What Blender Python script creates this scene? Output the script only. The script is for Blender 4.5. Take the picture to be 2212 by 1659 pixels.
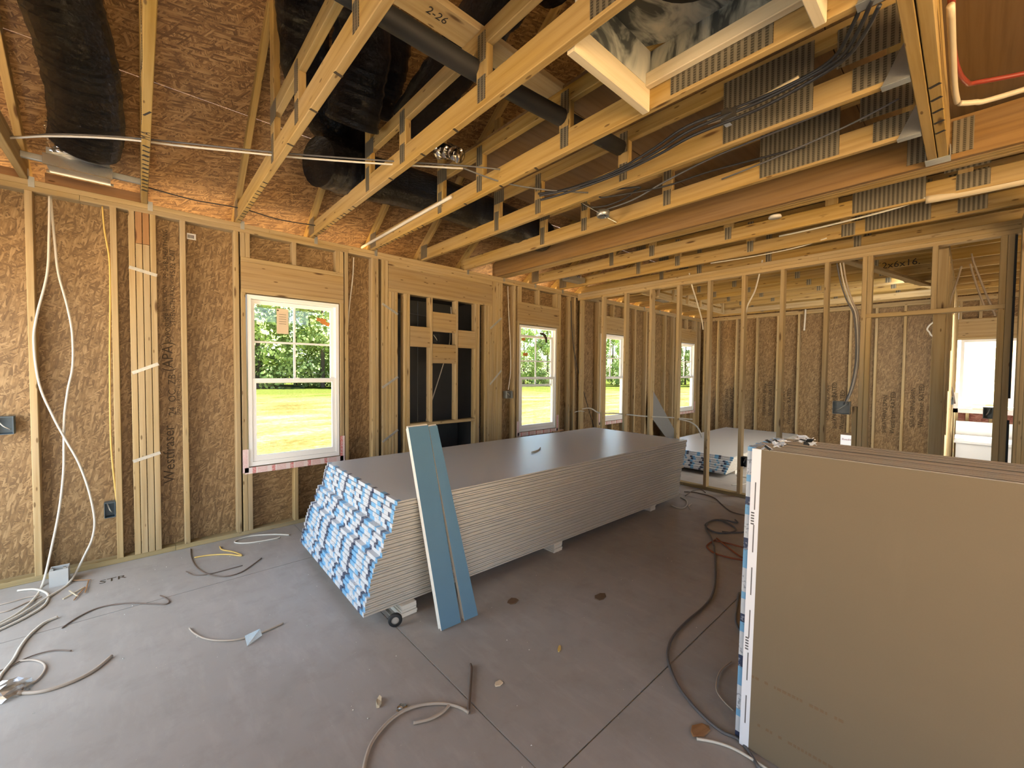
import bpy, bmesh, math, random
from mathutils import Vector, Matrix
random.seed(7)
for o in list(bpy.data.objects): bpy.data.objects.remove(o)
SC = bpy.context.scene
COL = SC.collection

# ------------------------------------------------------------------ camera
cam_d = bpy.data.cameras.new('camera'); cam = bpy.data.objects.new('camera', cam_d); COL.objects.link(cam)
YAW, PITCH, ROLL, FPX, CAMZ = 0.734757, 0.031512, 0.008013, 891.197, 1.49464
_f = Vector((math.sin(YAW)*math.cos(PITCH), math.cos(YAW)*math.cos(PITCH), -math.sin(PITCH)))
_r = Vector((math.cos(YAW), -math.sin(YAW), 0)); _u = _r.cross(_f)
_r2 = _r*math.cos(ROLL)+_u*math.sin(ROLL); _u2 = _u*math.cos(ROLL)-_r*math.sin(ROLL)
cam.matrix_world = Matrix(((_r2.x,_u2.x,-_f.x,0),(_r2.y,_u2.y,-_f.y,0),(_r2.z,_u2.z,-_f.z,CAMZ),(0,0,0,1)))
cam_d.sensor_fit = 'HORIZONTAL'; cam_d.sensor_width = 36.0; cam_d.lens = 36.0*FPX/2212.0
cam_d.clip_start = 0.05; cam_d.clip_end = 500
SC.camera = cam

# ------------------------------------------------------------------ sky, sun, daylight
W = bpy.data.worlds.new('sky'); SC.world = W; W.use_nodes = True
wn = W.node_tree; wn.nodes.clear()
_out = wn.nodes.new('ShaderNodeOutputWorld'); _bg = wn.nodes.new('ShaderNodeBackground')
_sky = wn.nodes.new('ShaderNodeTexSky'); _sky.sky_type = 'NISHITA'
_sky.sun_disc = False; _sky.sun_elevation = math.radians(52); _sky.sun_rotation = math.radians(105)
_sky.air_density = 1.0; _sky.dust_density = 1.6; _sky.ozone_density = 1.0
_bg.inputs['Strength'].default_value = 0.55
wn.links.new(_sky.outputs[0], _bg.inputs[0]); wn.links.new(_bg.outputs[0], _out.inputs[0])

sd = bpy.data.lights.new('sun', 'SUN'); sd.energy = 56.0; sd.angle = math.radians(0.6); sd.color = (1.0, .95, .84)
sun = bpy.data.objects.new('sun', sd); COL.objects.link(sun)
sun.rotation_euler = Vector((-0.50, 0.13, -0.86)).to_track_quat('-Z', 'Y').to_euler()

def area_light(name, loc, direction, w, h, power, color):      # daylight stand-ins for unseen openings, plus added fill lamps
    d = bpy.data.lights.new(name, 'AREA'); d.shape = 'RECTANGLE'; d.size = w; d.size_y = h
    d.energy = power; d.color = color
    o = bpy.data.objects.new(name, d); COL.objects.link(o); o.location = loc
    o.rotation_euler = Vector(direction).to_track_quat('-Z', 'Z').to_euler()
    return o
area_light('daylight_patio_door', (-1.36, 3.15, 1.10), (1, -0.12, -0.22), 1.9, 2.1, 52, (.82, .91, 1.0))
area_light('front_fill_lamp', (0.2, -3.92, 1.35), (0.1, 1, 0.0), 3.6, 2.3, 36, (1.0, .93, .82))  # fill lamp added behind the camera, at an assumed opening
area_light('left_fill_lamp', (-1.36, -2.0, 1.35), (1, 0.1, 0.05), 3.0, 2.3, 18, (1.0, .94, .84))  # second fill lamp, added at an assumed opening in the unseen left wall
area_light('bedroom_fill_lamp', (7.2, 0.42, 1.5), (.75, .9, -.6), 3.0, 1.9, 88, (1.0, .94, .84))  # lamp added to brighten the bedroom; no opening stands here

VS = SC.view_settings
VS.view_transform = 'Standard'; VS.look = 'None'; VS.gamma = 1.0; VS.exposure = 0.42
try: VS.use_curve_mapping = False
except Exception: pass

# ------------------------------------------------------------------ material helpers
def new_mat(name):
    m = bpy.data.materials.new(name); m.use_nodes = True
    nt = m.node_tree; b = nt.nodes['Principled BSDF']
    return m, nt, b
def nd(nt, t, **kw):
    n = nt.nodes.new(t)
    for k, v in kw.items(): setattr(n, k, v)
    return n
def ramp(nt, stops, src=None, interp='LINEAR'):
    n = nt.nodes.new('ShaderNodeValToRGB'); n.color_ramp.interpolation = interp
    el = n.color_ramp.elements
    while len(el) < len(stops): el.new(0.5)
    for e, (p, c) in zip(el, stops): e.position = p; e.color = (*c, 1) if len(c) == 3 else c
    if src is not None: nt.links.new(src, n.inputs[0])
    return n
def mixc(nt, a, b, fac, mode='MIX'):
    n = nt.nodes.new('ShaderNodeMix'); n.data_type = 'RGBA'; n.blend_type = mode
    for sock, v in ((n.inputs[6], a), (n.inputs[7], b), (n.inputs[0], fac)):
        if hasattr(v, 'is_linked'): nt.links.new(v, sock)
        elif isinstance(v, (int, float)): sock.default_value = v
        else: sock.default_value = (*v, 1)
    return n.outputs[2]
def mth(nt, op, a, b=None, clamp=False):
    n = nt.nodes.new('ShaderNodeMath'); n.operation = op; n.use_clamp = clamp
    for i, v in enumerate((a, b)):
        if v is None: continue
        if hasattr(v, 'is_linked'): nt.links.new(v, n.inputs[i])
        else: n.inputs[i].default_value = v
    return n.outputs[0]
def coords(nt, jitter=7.0):
    tc = nd(nt, 'ShaderNodeTexCoord')
    if not jitter: return tc.outputs['Object']
    oi = nd(nt, 'ShaderNodeObjectInfo')
    v = nd(nt, 'ShaderNodeVectorMath', operation='SCALE'); v.inputs[0].default_value = (1.0, .37, .71)
    nt.links.new(mth(nt, 'MULTIPLY', oi.outputs['Random'], jitter*9), v.inputs['Scale'])
    a = nd(nt, 'ShaderNodeVectorMath', operation='ADD')
    nt.links.new(tc.outputs['Object'], a.inputs[0]); nt.links.new(v.outputs[0], a.inputs[1])
    return a.outputs[0]
def mapping(nt, vec, scale=(1,1,1), rot=(0,0,0)):
    n = nd(nt, 'ShaderNodeMapping'); n.inputs['Scale'].default_value = scale; n.inputs['Rotation'].default_value = rot
    nt.links.new(vec, n.inputs[0]); return n.outputs[0]
def noise(nt, vec, scale=5, detail=4, rough=.55, dist=0):
    n = nd(nt, 'ShaderNodeTexNoise'); n.inputs['Scale'].default_value = scale; n.inputs['Detail'].default_value = detail
    n.inputs['Roughness'].default_value = rough; n.inputs['Distortion'].default_value = dist
    nt.links.new(vec, n.inputs[0]); return n.outputs[0]
def bump(nt, b, h, strength=.3, dist=.01):
    n = nd(nt, 'ShaderNodeBump'); n.inputs['Strength'].default_value = strength; n.inputs['Distance'].default_value = dist
    nt.links.new(h, n.inputs['Height']); nt.links.new(n.outputs[0], b.inputs['Normal'])
def plain(name, col, rough=.6, metal=0.0, spec=.4, nz=0, nscale=30):
    m, nt, b = new_mat(name)
    b.inputs['Base Color'].default_value = (*col, 1); b.inputs['Roughness'].default_value = rough
    b.inputs['Metallic'].default_value = metal; b.inputs['Specular IOR Level'].default_value = spec
    if nz:
        f = noise(nt, coords(nt), nscale, 4)
        c = mixc(nt, tuple(x*(1-nz) for x in col), tuple(min(1, x*(1+nz)) for x in col), f)
        nt.links.new(c, b.inputs['Base Color'])
    return m

def wood_mat(name, light, dark, var=.16, knots=True):
    m, nt, b = new_mat(name)
    v = coords(nt)
    rings = nd(nt, 'ShaderNodeTexWave', wave_type='BANDS', bands_direction='DIAGONAL')
    rings.inputs['Scale'].default_value = 1.0; rings.inputs['Distortion'].default_value = 7.0
    rings.inputs['Detail'].default_value = 2.0; rings.inputs['Detail Scale'].default_value = .55
    nt.links.new(mapping(nt, v, (.35, 9, 11)), rings.inputs[0])
    g = noise(nt, mapping(nt, v, (2.2, 60, 60)), 1.0, 5, .6)
    broad = noise(nt, mapping(nt, v, (.8, 5, 5)), 1.0, 3)
    t = mth(nt, 'ADD', mth(nt, 'MULTIPLY', rings.outputs[1], .17), mth(nt, 'MULTIPLY', g, .83))
    c = ramp(nt, [(.25, dark), (.52, tuple((a+2*d)/3 for a, d in zip(dark, light))), (.8, light)], t).outputs[0]
    oi = nd(nt, 'ShaderNodeObjectInfo')
    hsv = nd(nt, 'ShaderNodeHueSaturation')
    nt.links.new(mth(nt, 'ADD', mth(nt, 'MULTIPLY', mth(nt, 'ADD', oi.outputs['Random'], broad), var), 1-var), hsv.inputs['Value'])
    nt.links.new(mth(nt, 'ADD', mth(nt, 'MULTIPLY', broad, .5), .75), hsv.inputs['Saturation'])
    nt.links.new(c, hsv.inputs['Color'])
    col = hsv.outputs[0]
    if knots:
        vo = nd(nt, 'ShaderNodeTexVoronoi'); vo.inputs['Scale'].default_value = 1.0; vo.inputs['Randomness'].default_value = 1
        nt.links.new(mapping(nt, v, (1.9, 9, 9)), vo.inputs[0])
        k = ramp(nt, [(.055, (1,1,1)), (.12, (0,0,0))], vo.outputs['Distance']).outputs[0]
        col = mixc(nt, col, (dark[0]*.30, dark[1]*.22, dark[2]*.18), mth(nt, 'MULTIPLY', k, .9))
        vn = nd(nt, 'ShaderNodeTexVoronoi'); vn.inputs['Scale'].default_value = 1.0
        nt.links.new(mapping(nt, v, (7, 24, 24)), vn.inputs[0])
        kn = ramp(nt, [(.10, (1,1,1)), (.16, (0,0,0))], vn.outputs['Distance']).outputs[0]
        sn = nd(nt, 'ShaderNodeSeparateColor'); nt.links.new(vn.outputs['Color'], sn.inputs[0])
        col = mixc(nt, col, (dark[0]*.35, dark[1]*.28, dark[2]*.2), mth(nt, 'MULTIPLY', mth(nt, 'MULTIPLY', kn, mth(nt, 'GREATER_THAN', sn.outputs[0], .45)), .8))
    nt.links.new(col, b.inputs['Base Color'])
    b.inputs['Roughness'].default_value = .68; b.inputs['Specular IOR Level'].default_value = .25
    bump(nt, b, g, .12, .003)
    return m
M = {}
M['stud'] = wood_mat('pine_stud', (.415, .312, .165), (.295, .20, .09))
M['truss'] = wood_mat('pine_truss', (.405, .272, .098), (.265, .160, .047), .14)
M['header'] = wood_mat('pine_header', (.375, .265, .13), (.26, .168, .072))
M['lvl'] = wood_mat('laminated_lumber', (.245, .145, .056), (.165, .092, .034), .1, False)
M['red_wood'] = wood_mat('reddish_board', (.36, .20, .09), (.24, .12, .05), .1)
M['treated'] = wood_mat('treated_plate', (.36, .275, .135), (.24, .175, .08), .1)

def osb_mat(name, dark, mid, light, sx=9, sy=52, sat=1.0):
    m, nt, b = new_mat(name)
    v0 = coords(nt)
    warp = nd(nt, 'ShaderNodeVectorMath', operation='ADD')
    wnz = nd(nt, 'ShaderNodeTexNoise'); wnz.inputs['Scale'].default_value = 7; wnz.inputs['Detail'].default_value = 2
    nt.links.new(v0, wnz.inputs[0])
    ws = nd(nt, 'ShaderNodeVectorMath', operation='SCALE'); ws.inputs['Scale'].default_value = .012
    nt.links.new(wnz.outputs['Color'], ws.inputs[0]); nt.links.new(v0, warp.inputs[0]); nt.links.new(ws.outputs[0], warp.inputs[1])
    v = warp.outputs[0]
    cols = []; mask = None
    for k, ang in enumerate((.35, 1.25, 2.2, 2.95)):
        vo = nd(nt, 'ShaderNodeTexVoronoi', voronoi_dimensions='2D'); vo.inputs['Scale'].default_value = 1.0
        nt.links.new(mapping(nt, mapping(nt, v, (1,1,1), (0,0,ang)), (sx*(1+.25*k), sy*(1-.12*k), 1)), vo.inputs[0])
        sep = nd(nt, 'ShaderNodeSeparateColor'); nt.links.new(vo.outputs['Color'], sep.inputs[0])
        edge = ramp(nt, [(.0, (1,1,1)), (.75, (.55,.55,.55))], vo.outputs['Distance']).outputs[0]
        cols.append((sep.outputs[0], sep.outputs[1], edge))
    val = cols[0][0]; ed = cols[0][2]
    for a, sel, e in cols[1:]:
        msk = mth(nt, 'GREATER_THAN', sel, .52)
        val = mixc(nt, val, a, msk); ed = mixc(nt, ed, e, msk)
    fine = noise(nt, mapping(nt, v, (60, 60, 60)), 1.0, 4, .7)
    t = mth(nt, 'ADD', mth(nt, 'MULTIPLY', val, .72), mth(nt, 'MULTIPLY', fine, .38))
    c = ramp(nt, [(.12, dark), (.36, tuple((p+q)/2 for p, q in zip(dark, mid))), (.58, mid), (.93, light)], t).outputs[0]
    c = mixc(nt, c, ed, .55, 'MULTIPLY')
    nt.links.new(c, b.inputs['Base Color'])
    b.inputs['Roughness'].default_value = .55; b.inputs['Specular IOR Level'].default_value = .3
    bump(nt, b, t, .25, .004)
    return m
M['osb'] = osb_mat('osb_wall', (.135, .078, .031), (.245, .150, .064), (.36, .238, .112), 11, 150)
M['osb_roof'] = osb_mat('osb_roof', (.11, .053, .018), (.265, .146, .055), (.40, .24, .10), 9, 150)
M['osb_red'] = osb_mat('osb_red', (.22, .06, .04), (.45, .16, .11), (.55, .28, .2))
M['ply'] = wood_mat('plywood_subfloor', (.19, .113, .05), (.14, .08, .033), .1, False)

# drywall
def paper_mat(name, col, nz, rough, spec=.35, scuff=.12):
    m, nt, b = new_mat(name)
    v = coords(nt)
    f = noise(nt, mapping(nt, v, (1.2, 3.0, 3.0)), 1.6, 5, .6)
    sp = noise(nt, v, 240, 2, .5)
    streak = ramp(nt, [(.6, (0,0,0)), (.72, (1,1,1))], noise(nt, mapping(nt, v, (5, .9, 5)), 1.3, 5, .7)).outputs[0]
    c = mixc(nt, tuple(x*(1-nz) for x in col), tuple(x*(1+nz) for x in col), f)
    c = mixc(nt, c, (min(1,col[0]*1.25), min(1,col[1]*1.25), min(1,col[2]*1.25)), mth(nt, 'MULTIPLY', streak, scuff))
    c = mixc(nt, c, tuple(x*.8 for x in col), mth(nt, 'MULTIPLY', sp, .3))
    nt.links.new(c, b.inputs['Base Color']); b.inputs['Specular IOR Level'].default_value = spec
    nt.links.new(mth(nt, 'ADD', mth(nt, 'MULTIPLY', f, .06), rough-.03), b.inputs['Roughness'])
    w = noise(nt, mapping(nt, v, (3.2, .9, 1)), 4.0, 3, .5)
    bump(nt, b, w, .05, .01)
    return m
M['paper_grey'] = paper_mat('drywall_grey_paper', (.56, .57, .56), .03, .34, .45, .03)
M['paper_tan'] = paper_mat('drywall_tan_paper', (.178, .139, .088), .05, .62, .2)
M['edge'] = plain('drywall_edge_paper', (.50, .47, .41), .75, nz=.12, nscale=14)
M['edge_tan'] = plain('tan_sheet_edge', (.66, .55, .38), .8, nz=.1, nscale=14)
M['gyp'] = plain('gypsum_cut_edge', (.70, .66, .58), .85, nz=.08)
M['blue_paper'] = paper_mat('drywall_blue_paper', (.115, .235, .34), .12, .5, .35)
def tape_mat(name, axis=1):
    m, nt, b = new_mat(name)
    tc = nd(nt, 'ShaderNodeTexCoord'); sep = nd(nt, 'ShaderNodeSeparateXYZ'); nt.links.new(tc.outputs['Object'], sep.inputs[0])
    t = sep.outputs[axis]; z = sep.outputs[2 if axis == 1 else 0]
    oi = nd(nt, 'ShaderNodeObjectInfo'); t = mth(nt, 'ADD', t, mth(nt, 'MULTIPLY', oi.outputs['Random'], .08))
    per = mth(nt, 'FRACT', mth(nt, 'ADD', mth(nt, 'MULTIPLY', t, 1/.48), 10.0))
    W0, B0, N0 = (.60,.62,.64), (.19,.42,.64), (.035,.05,.10)
    c = ramp(nt, [(0, W0), (.20, B0), (.36, N0), (.46, W0), (.66, B0), (.74, N0), (.81, W0), (.94, B0)], per, 'CONSTANT').outputs[0]
    per2 = mth(nt, 'FRACT', mth(nt, 'ADD', mth(nt, 'MULTIPLY', t, 1/.48), 10.31))
    c2 = ramp(nt, [(0, B0), (.1, W0), (.36, N0), (.43, B0), (.55, W0), (.77, N0), (.84, W0)], per2, 'CONSTANT').outputs[0]
    c = mixc(nt, c, c2, mth(nt, 'GREATER_THAN', oi.outputs['Random'], .72))
    v = coords(nt, 3)
    txt = nd(nt, 'ShaderNodeTexNoise'); txt.inputs['Scale'].default_value = 1; txt.inputs['Detail'].default_value = 1
    nt.links.new(mapping(nt, v, (100, 100, 160)), txt.inputs[0])
    letters = ramp(nt, [(.57, (0,0,0)), (.6, (1,1,1))], txt.outputs[0]).outputs[0]
    zone = ramp(nt, [(0, (1,1,1)), (.14, (0,0,0)), (.35, (.75,)*3), (.44, (0,0,0)), (.48, (1,1,1)), (.58, (0,0,0)), (.71, (.7,)*3), (.79, (0,0,0))], per, 'CONSTANT').outputs[0]
    inv = mixc(nt, (.07,.08,.12), (.6,.62,.65), mth(nt, 'GREATER_THAN', .2, c))
    c = mixc(nt, c, inv, mth(nt, 'MULTIPLY', letters, mth(nt, 'MULTIPLY', zone, .5)))
    nt.links.new(c, b.inputs['Base Color']); b.inputs['Roughness'].default_value = .38
    return m
M['tape'] = tape_mat('printed_end_tape'); M['tape_v'] = tape_mat('printed_end_tape_upright', 0)

# concrete
m, nt, b = new_mat('concrete'); v = coords(nt, 0)
f1 = noise(nt, v, .9, 5, .6); f2 = noise(nt, v, 6, 6, .65); f3 = noise(nt, mapping(nt, v, (9, 2.2, 1), (0,0,.6)), 1.2, 5, .7)
c = mixc(nt, (.258, .236, .208), (.435, .415, .388), f1)
c = mixc(nt, c, (.50, .465, .43), mth(nt, 'MULTIPLY', ramp(nt, [(.50,(0,0,0)),(.72,(1,1,1))], f3).outputs[0], .28))
c = mixc(nt, c, (.215, .188, .158), mth(nt, 'MULTIPLY', ramp(nt, [(.5,(0,0,0)),(.8,(1,1,1))], f2).outputs[0], .4))
nt.links.new(c, b.inputs['Base Color']); nt.links.new(mth(nt,'ADD',mth(nt,'MULTIPLY',f2,.25),.42), b.inputs['Roughness'])
bump(nt, b, f2, .08, .01); M['concrete'] = m

M['vinyl'] = plain('white_vinyl', (.80, .80, .77), .35)
M['black_board'] = plain('black_sheathing', (.045, .046, .047), .6, nz=.25, nscale=5)
M['galv'] = plain('galvanized_steel', (.42, .43, .41), .42, .85, nz=.2, nscale=18)
M['bright_metal'] = plain('bright_metal', (.75, .75, .72), .25, 1.0)
M['strap'] = plain('strap_steel', (.40,.39,.35), .45, .6, nz=.25, nscale=60)
M['black_cable'] = plain('black_cable', (.02, .02, .022), .45)
M['white_cable'] = plain('white_cable', (.56, .52, .44), .5)
M['tan_cable'] = plain('dusty_cable', (.40, .33, .26), .6)
M['brown_cable'] = plain('brown_wire', (.14, .10, .075), .6)
M['yellow_cable'] = plain('yellow_cable', (.62, .42, .12), .5)
M['orange_hose'] = plain('orange_cord', (.26, .07, .028), .55)
M['grey_cable'] = plain('grey_cable', (.115, .11, .11), .5)
M['red_pex'] = plain('red_pex', (.22, .035, .02), .35)
M['cpvc'] = plain('cream_pipe', (.52, .43, .28), .4)
M['grey_plastic'] = plain('grey_box_plastic', (.22, .225, .21), .55, nz=.2)
M['blue_plastic'] = plain('blue_grey_box', (.07, .10, .12), .5, nz=.2)
M['concrete_block'] = plain('light_grey_block', (.42, .42, .40), .7)
M['ink'] = plain('black_ink', (.022, .018, .014), .8)
M['ink_faint'] = plain('faint_print', (.05, .032, .014), .8)
M['brown_ink'] = plain('brown_print', (.16, .105, .055), .8)
M['grey_board'] = plain('grey_backer_board', (.17, .168, .16), .7, nz=.1)
M['rubber'] = plain('black_rubber', (.018, .018, .018), .6)
M['wheel_hub'] = plain('wheel_hub', (.38, .35, .31), .5)
M['foam'] = plain('dark_foam_strip', (.025, .028, .03), .9)
M['kraft'] = plain('kraft_paper', (.66, .53, .36), .75)
M['orange_tag'] = plain('orange_card', (.55, .21, .05), .7)
M['card'] = plain('cardboard', (.15, .098, .058), .8, nz=.1)
M['white_box'] = plain('white_card', (.72, .74, .78), .6)
M['red_ink'] = plain('dark_red_ink', (.22, .03, .04), .7)
M['tub'] = plain('white_acrylic', (.80, .80, .78), .18)
M['bark'] = plain('tree_bark', (.10, .075, .055), .9)
M['house_wall'] = plain('pale_siding', (.66, .64, .60), .7)
M['house_roof'] = plain('tan_roof', (.45, .36, .30), .8)
M['mastic_wood'] = wood_mat('painted_block', (.62, .53, .36), (.50, .41, .26), .06, False)

m, nt, b = new_mat('nail_plate'); v = coords(nt, 0)
sp = nd(nt, 'ShaderNodeSeparateXYZ'); nt.links.new(v, sp.inputs[0])
fy = mth(nt, 'FRACT', mth(nt, 'ADD', mth(nt, 'MULTIPLY', sp.outputs[1], 1/.026), 50.0))
fz = mth(nt, 'FRACT', mth(nt, 'ADD', mth(nt, 'MULTIPLY', sp.outputs[2], 1/.011), 50.0))
tooth = mth(nt, 'MULTIPLY', mth(nt, 'GREATER_THAN', fy, .55), mth(nt, 'GREATER_THAN', fz, .35))
nz2 = noise(nt, v, 9, 3)
c = mixc(nt, (.22, .188, .125), (.32, .275, .19), nz2)
c = mixc(nt, c, (.035, .03, .02), mth(nt, 'MULTIPLY', tooth, .85))
c = mixc(nt, c, (.10, .085, .055), mth(nt, 'MULTIPLY', mth(nt, 'GREATER_THAN', fy, .45), .45))
nt.links.new(c, b.inputs['Base Color']); b.inputs['Roughness'].default_value = .42; b.inputs['Metallic'].default_value = .55
bump(nt, b, tooth, .5, .003); M['plate'] = m

m, nt, b = new_mat('flex_duct'); v = coords(nt)
wr = noise(nt, mapping(nt, v, (14, 14, 34), (.5, .3, 0)), 1.6, 6, .75, 1.2)
b.inputs['Base Color'].default_value = (.006, .006, .0065, 1); b.inputs['Roughness'].default_value = .2; b.inputs['Specular IOR Level'].default_value = .5
bump(nt, b, wr, 1.0, .055); M['duct'] = m
m, nt, b = new_mat('crumpled_foil'); v = coords(nt)
vo = nd(nt, 'ShaderNodeTexVoronoi'); vo.inputs['Scale'].default_value = 26; nt.links.new(v, vo.inputs[0])
b.inputs['Base Color'].default_value = (.62, .58, .53, 1); b.inputs['Metallic'].default_value = 1; b.inputs['Roughness'].default_value = .25
bump(nt, b, vo.outputs['Distance'], 1.0, .03); M['foil'] = m
m, nt, b = new_mat('mastic_sheet_metal'); v = coords(nt)
st = noise(nt, mapping(nt, v, (3.2, 7.0, 3.2), (0, 0, .5)), 1.1, 4, .6, 1.2)
c = ramp(nt, [(.40, (.055,.06,.055)), (.47, (.22,.225,.19)), (.56, (.40,.39,.32)), (.75, (.56,.52,.40))], st).outputs[0]
nt.links.new(c, b.inputs['Base Color']); b.inputs['Roughness'].default_value = .6; bump(nt, b, st, .3, .01); M['mastic'] = m
m, nt, b = new_mat('flashing_tape'); v = coords(nt, 0)
sp = nd(nt, 'ShaderNodeSeparateXYZ'); nt.links.new(v, sp.inputs[0])
fr = mth(nt, 'FRACT', mth(nt, 'ADD', mth(nt, 'MULTIPLY', sp.outputs[0], 1/.155), 20.0))
mk = ramp(nt, [(0, (0,0,0)), (.16, (1,1,1)), (.34, (0,0,0)), (.42, (.35,)*3), (.92, (0,0,0))], fr, 'CONSTANT').outputs[0]
tn = ramp(nt, [(.45,(0,0,0)),(.5,(1,1,1))], noise(nt, mapping(nt, v, (140, 140, 200)), 1, 1)).outputs[0]
c = mixc(nt, (.68, .58, .55), (.52, .09, .08), mth(nt, 'MULTIPLY', mk, mth(nt, 'ADD', mth(nt, 'MULTIPLY', tn, .6), .3)))
nt.links.new(c, b.inputs['Base Color']); b.inputs['Roughness'].default_value = .45; M['flash'] = m
# glass: clear with a weak reflection
m = bpy.data.materials.new('window_glass'); m.use_nodes = True; nt = m.node_tree; nt.nodes.clear()
o_ = nd(nt, 'ShaderNodeOutputMaterial'); tr = nd(nt, 'ShaderNodeBsdfTransparent'); gl = nd(nt, 'ShaderNodeBsdfGlossy'); mx = nd(nt, 'ShaderNodeMixShader')
tr.inputs[0].default_value = (.96, .98, .97, 1); gl.inputs['Roughness'].default_value = .02; mx.inputs[0].default_value = .04
nt.links.new(tr.outputs[0], mx.inputs[1]); nt.links.new(gl.outputs[0], mx.inputs[2]); nt.links.new(mx.outputs[0], o_.inputs[0]); M['glass'] = m
m = bpy.data.materials.new('clear_plastic_film'); m.use_nodes = True; nt = m.node_tree; nt.nodes.clear()
o_ = nd(nt, 'ShaderNodeOutputMaterial'); tr = nd(nt, 'ShaderNodeBsdfTransparent'); gl = nd(nt, 'ShaderNodeBsdfGlossy'); mx = nd(nt, 'ShaderNodeMixShader')
gl.inputs['Roughness'].default_value = .12; mx.inputs[0].default_value = .35; tr.inputs[0].default_value = (.85,.86,.86,1)
nt.links.new(tr.outputs[0], mx.inputs[1]); nt.links.new(gl.outputs[0], mx.inputs[2]); nt.links.new(mx.outputs[0], o_.inputs[0]); M['film'] = m
# outdoors
m, nt, b = new_mat('leaves'); oi = nd(nt, 'ShaderNodeObjectInfo')
f = noise(nt, coords(nt, 3), .9, 3); f2 = noise(nt, coords(nt, 3), 5, 2)
c = ramp(nt, [(.3, (.14,.21,.065)), (.5, (.27,.36,.11)), (.7, (.42,.50,.20))], mth(nt, 'ADD', mth(nt,'MULTIPLY',f,.6), mth(nt,'MULTIPLY',f2,.4))).outputs[0]
hs = nd(nt, 'ShaderNodeHueSaturation'); nt.links.new(c, hs.inputs['Color']); nt.links.new(mth(nt,'ADD',mth(nt,'MULTIPLY',oi.outputs['Random'],.5),.75), hs.inputs['Value'])
nt.links.new(hs.outputs[0], b.inputs['Base Color']); b.inputs['Roughness'].default_value = .6
b.inputs['Specular IOR Level'].default_value = .1; M['leaf'] = m
m, nt, b = new_mat('dirt_and_grass'); v = coords(nt, 0)
sp = nd(nt, 'ShaderNodeSeparateXYZ'); nt.links.new(v, sp.inputs[0])
d = noise(nt, mapping(nt, v, (.5, 1.2, 1)), .55, 8, .68); d2 = noise(nt, v, 6, 6, .7)
dirt = ramp(nt, [(.38, (.044,.032,.008)), (.5, (.084,.072,.028)), (.64, (.135,.128,.08))], mth(nt,'ADD',mth(nt,'MULTIPLY',d,.6),mth(nt,'MULTIPLY',d2,.4))).outputs[0]
gr = ramp(nt, [(.35, (.024,.034,.006)), (.65, (.062,.070,.016))], d2).outputs[0]
dist = mth(nt, 'ADD', sp.outputs[1], mth(nt, 'MULTIPLY', sp.outputs[0], .25))
k = ramp(nt, [(.44, (0,0,0)), (.56, (1,1,1))], mth(nt, 'ADD', mth(nt, 'MULTIPLY', mth(nt,'ADD',dist,-33), .02), d)).outputs[0]
bounce_clay = mixc(nt, (.78,.50,.24), (.84,.62,.36), d2)  # unseen clay strip by the wall, brightened to bounce orange light to the eave
k2 = ramp(nt, [(.0, (1,1,1)), (1.0, (0,0,0))], mth(nt, 'MULTIPLY', mth(nt, 'ADD', sp.outputs[1], mth(nt, 'MULTIPLY', d, 3.0)), .088)).outputs[0]
k2 = ramp(nt, [(.1, (0,0,0)), (.35, (1,1,1))], k2).outputs[0]
nt.links.new(mixc(nt, mixc(nt, dirt, gr, k), bounce_clay, k2), b.inputs['Base Color']); b.inputs['Roughness'].default_value = .95; b.inputs['Specular IOR Level'].default_value = 0; bump(nt, b, d2, .6, .12); M['ground'] = m

# ------------------------------------------------------------------ geometry helpers
_cache = {}
def link(o, parent=None):
    COL.objects.link(o)
    if parent is not None: o.parent = parent
    return o
def mesh_obj(name, verts, faces, mat, parent=None, smooth=False, key=None):
    me = _cache.get(key) if key else None
    if me is None:
        me = bpy.data.meshes.new(name); me.from_pydata(verts, [], faces); me.update()
        if mat is not None: me.materials.append(mat)
        if smooth:
            for p in me.polygons: p.use_smooth = True
        if key: _cache[key] = me
    return link(bpy.data.objects.new(name, me), parent)
def tag(o, label, cat=None, group=None, kind=None):
    o['label'] = label
    if cat: o['category'] = cat
    if group: o['group'] = group
    if kind: o['kind'] = kind
    return o
def struct(o, label): return tag(o, label, kind='structure')
def empty(name, loc=(0,0,0), rz=0.0):
    o = bpy.data.objects.new(name, None); o.empty_display_size = .1; o.location = loc; o.rotation_euler = (0,0,rz)
    return link(o)
BOXF = [(0,3,2,1),(4,5,6,7),(0,1,5,4),(1,2,6,5),(2,3,7,6),(3,0,4,7)]
def boxv(x0,x1,y0,y1,z0,z1):
    return [(x0,y0,z0),(x1,y0,z0),(x1,y1,z0),(x0,y1,z0),(x0,y0,z1),(x1,y0,z1),(x1,y1,z1),(x0,y1,z1)]
def chamfer_box(a, b, c, ch):
    # box of half sizes a,b,c with small chamfers along the long (x) edges
    prof = [(-b+ch,-c),(b-ch,-c),(b,-c+ch),(b,c-ch),(b-ch,c),(-b+ch,c),(-b,c-ch),(-b,-c+ch)]
    v = [(-a,y,z) for y,z in prof]+[(a,y,z) for y,z in prof]
    f = [tuple(range(7,-1,-1)), tuple(range(8,16))]+[(i,(i+1)%8,8+(i+1)%8,8+i) for i in range(8)]
    return v, f
def rel(parent, p):
    return Vector(p) - (parent.location if parent is not None else Vector((0,0,0)))
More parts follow.
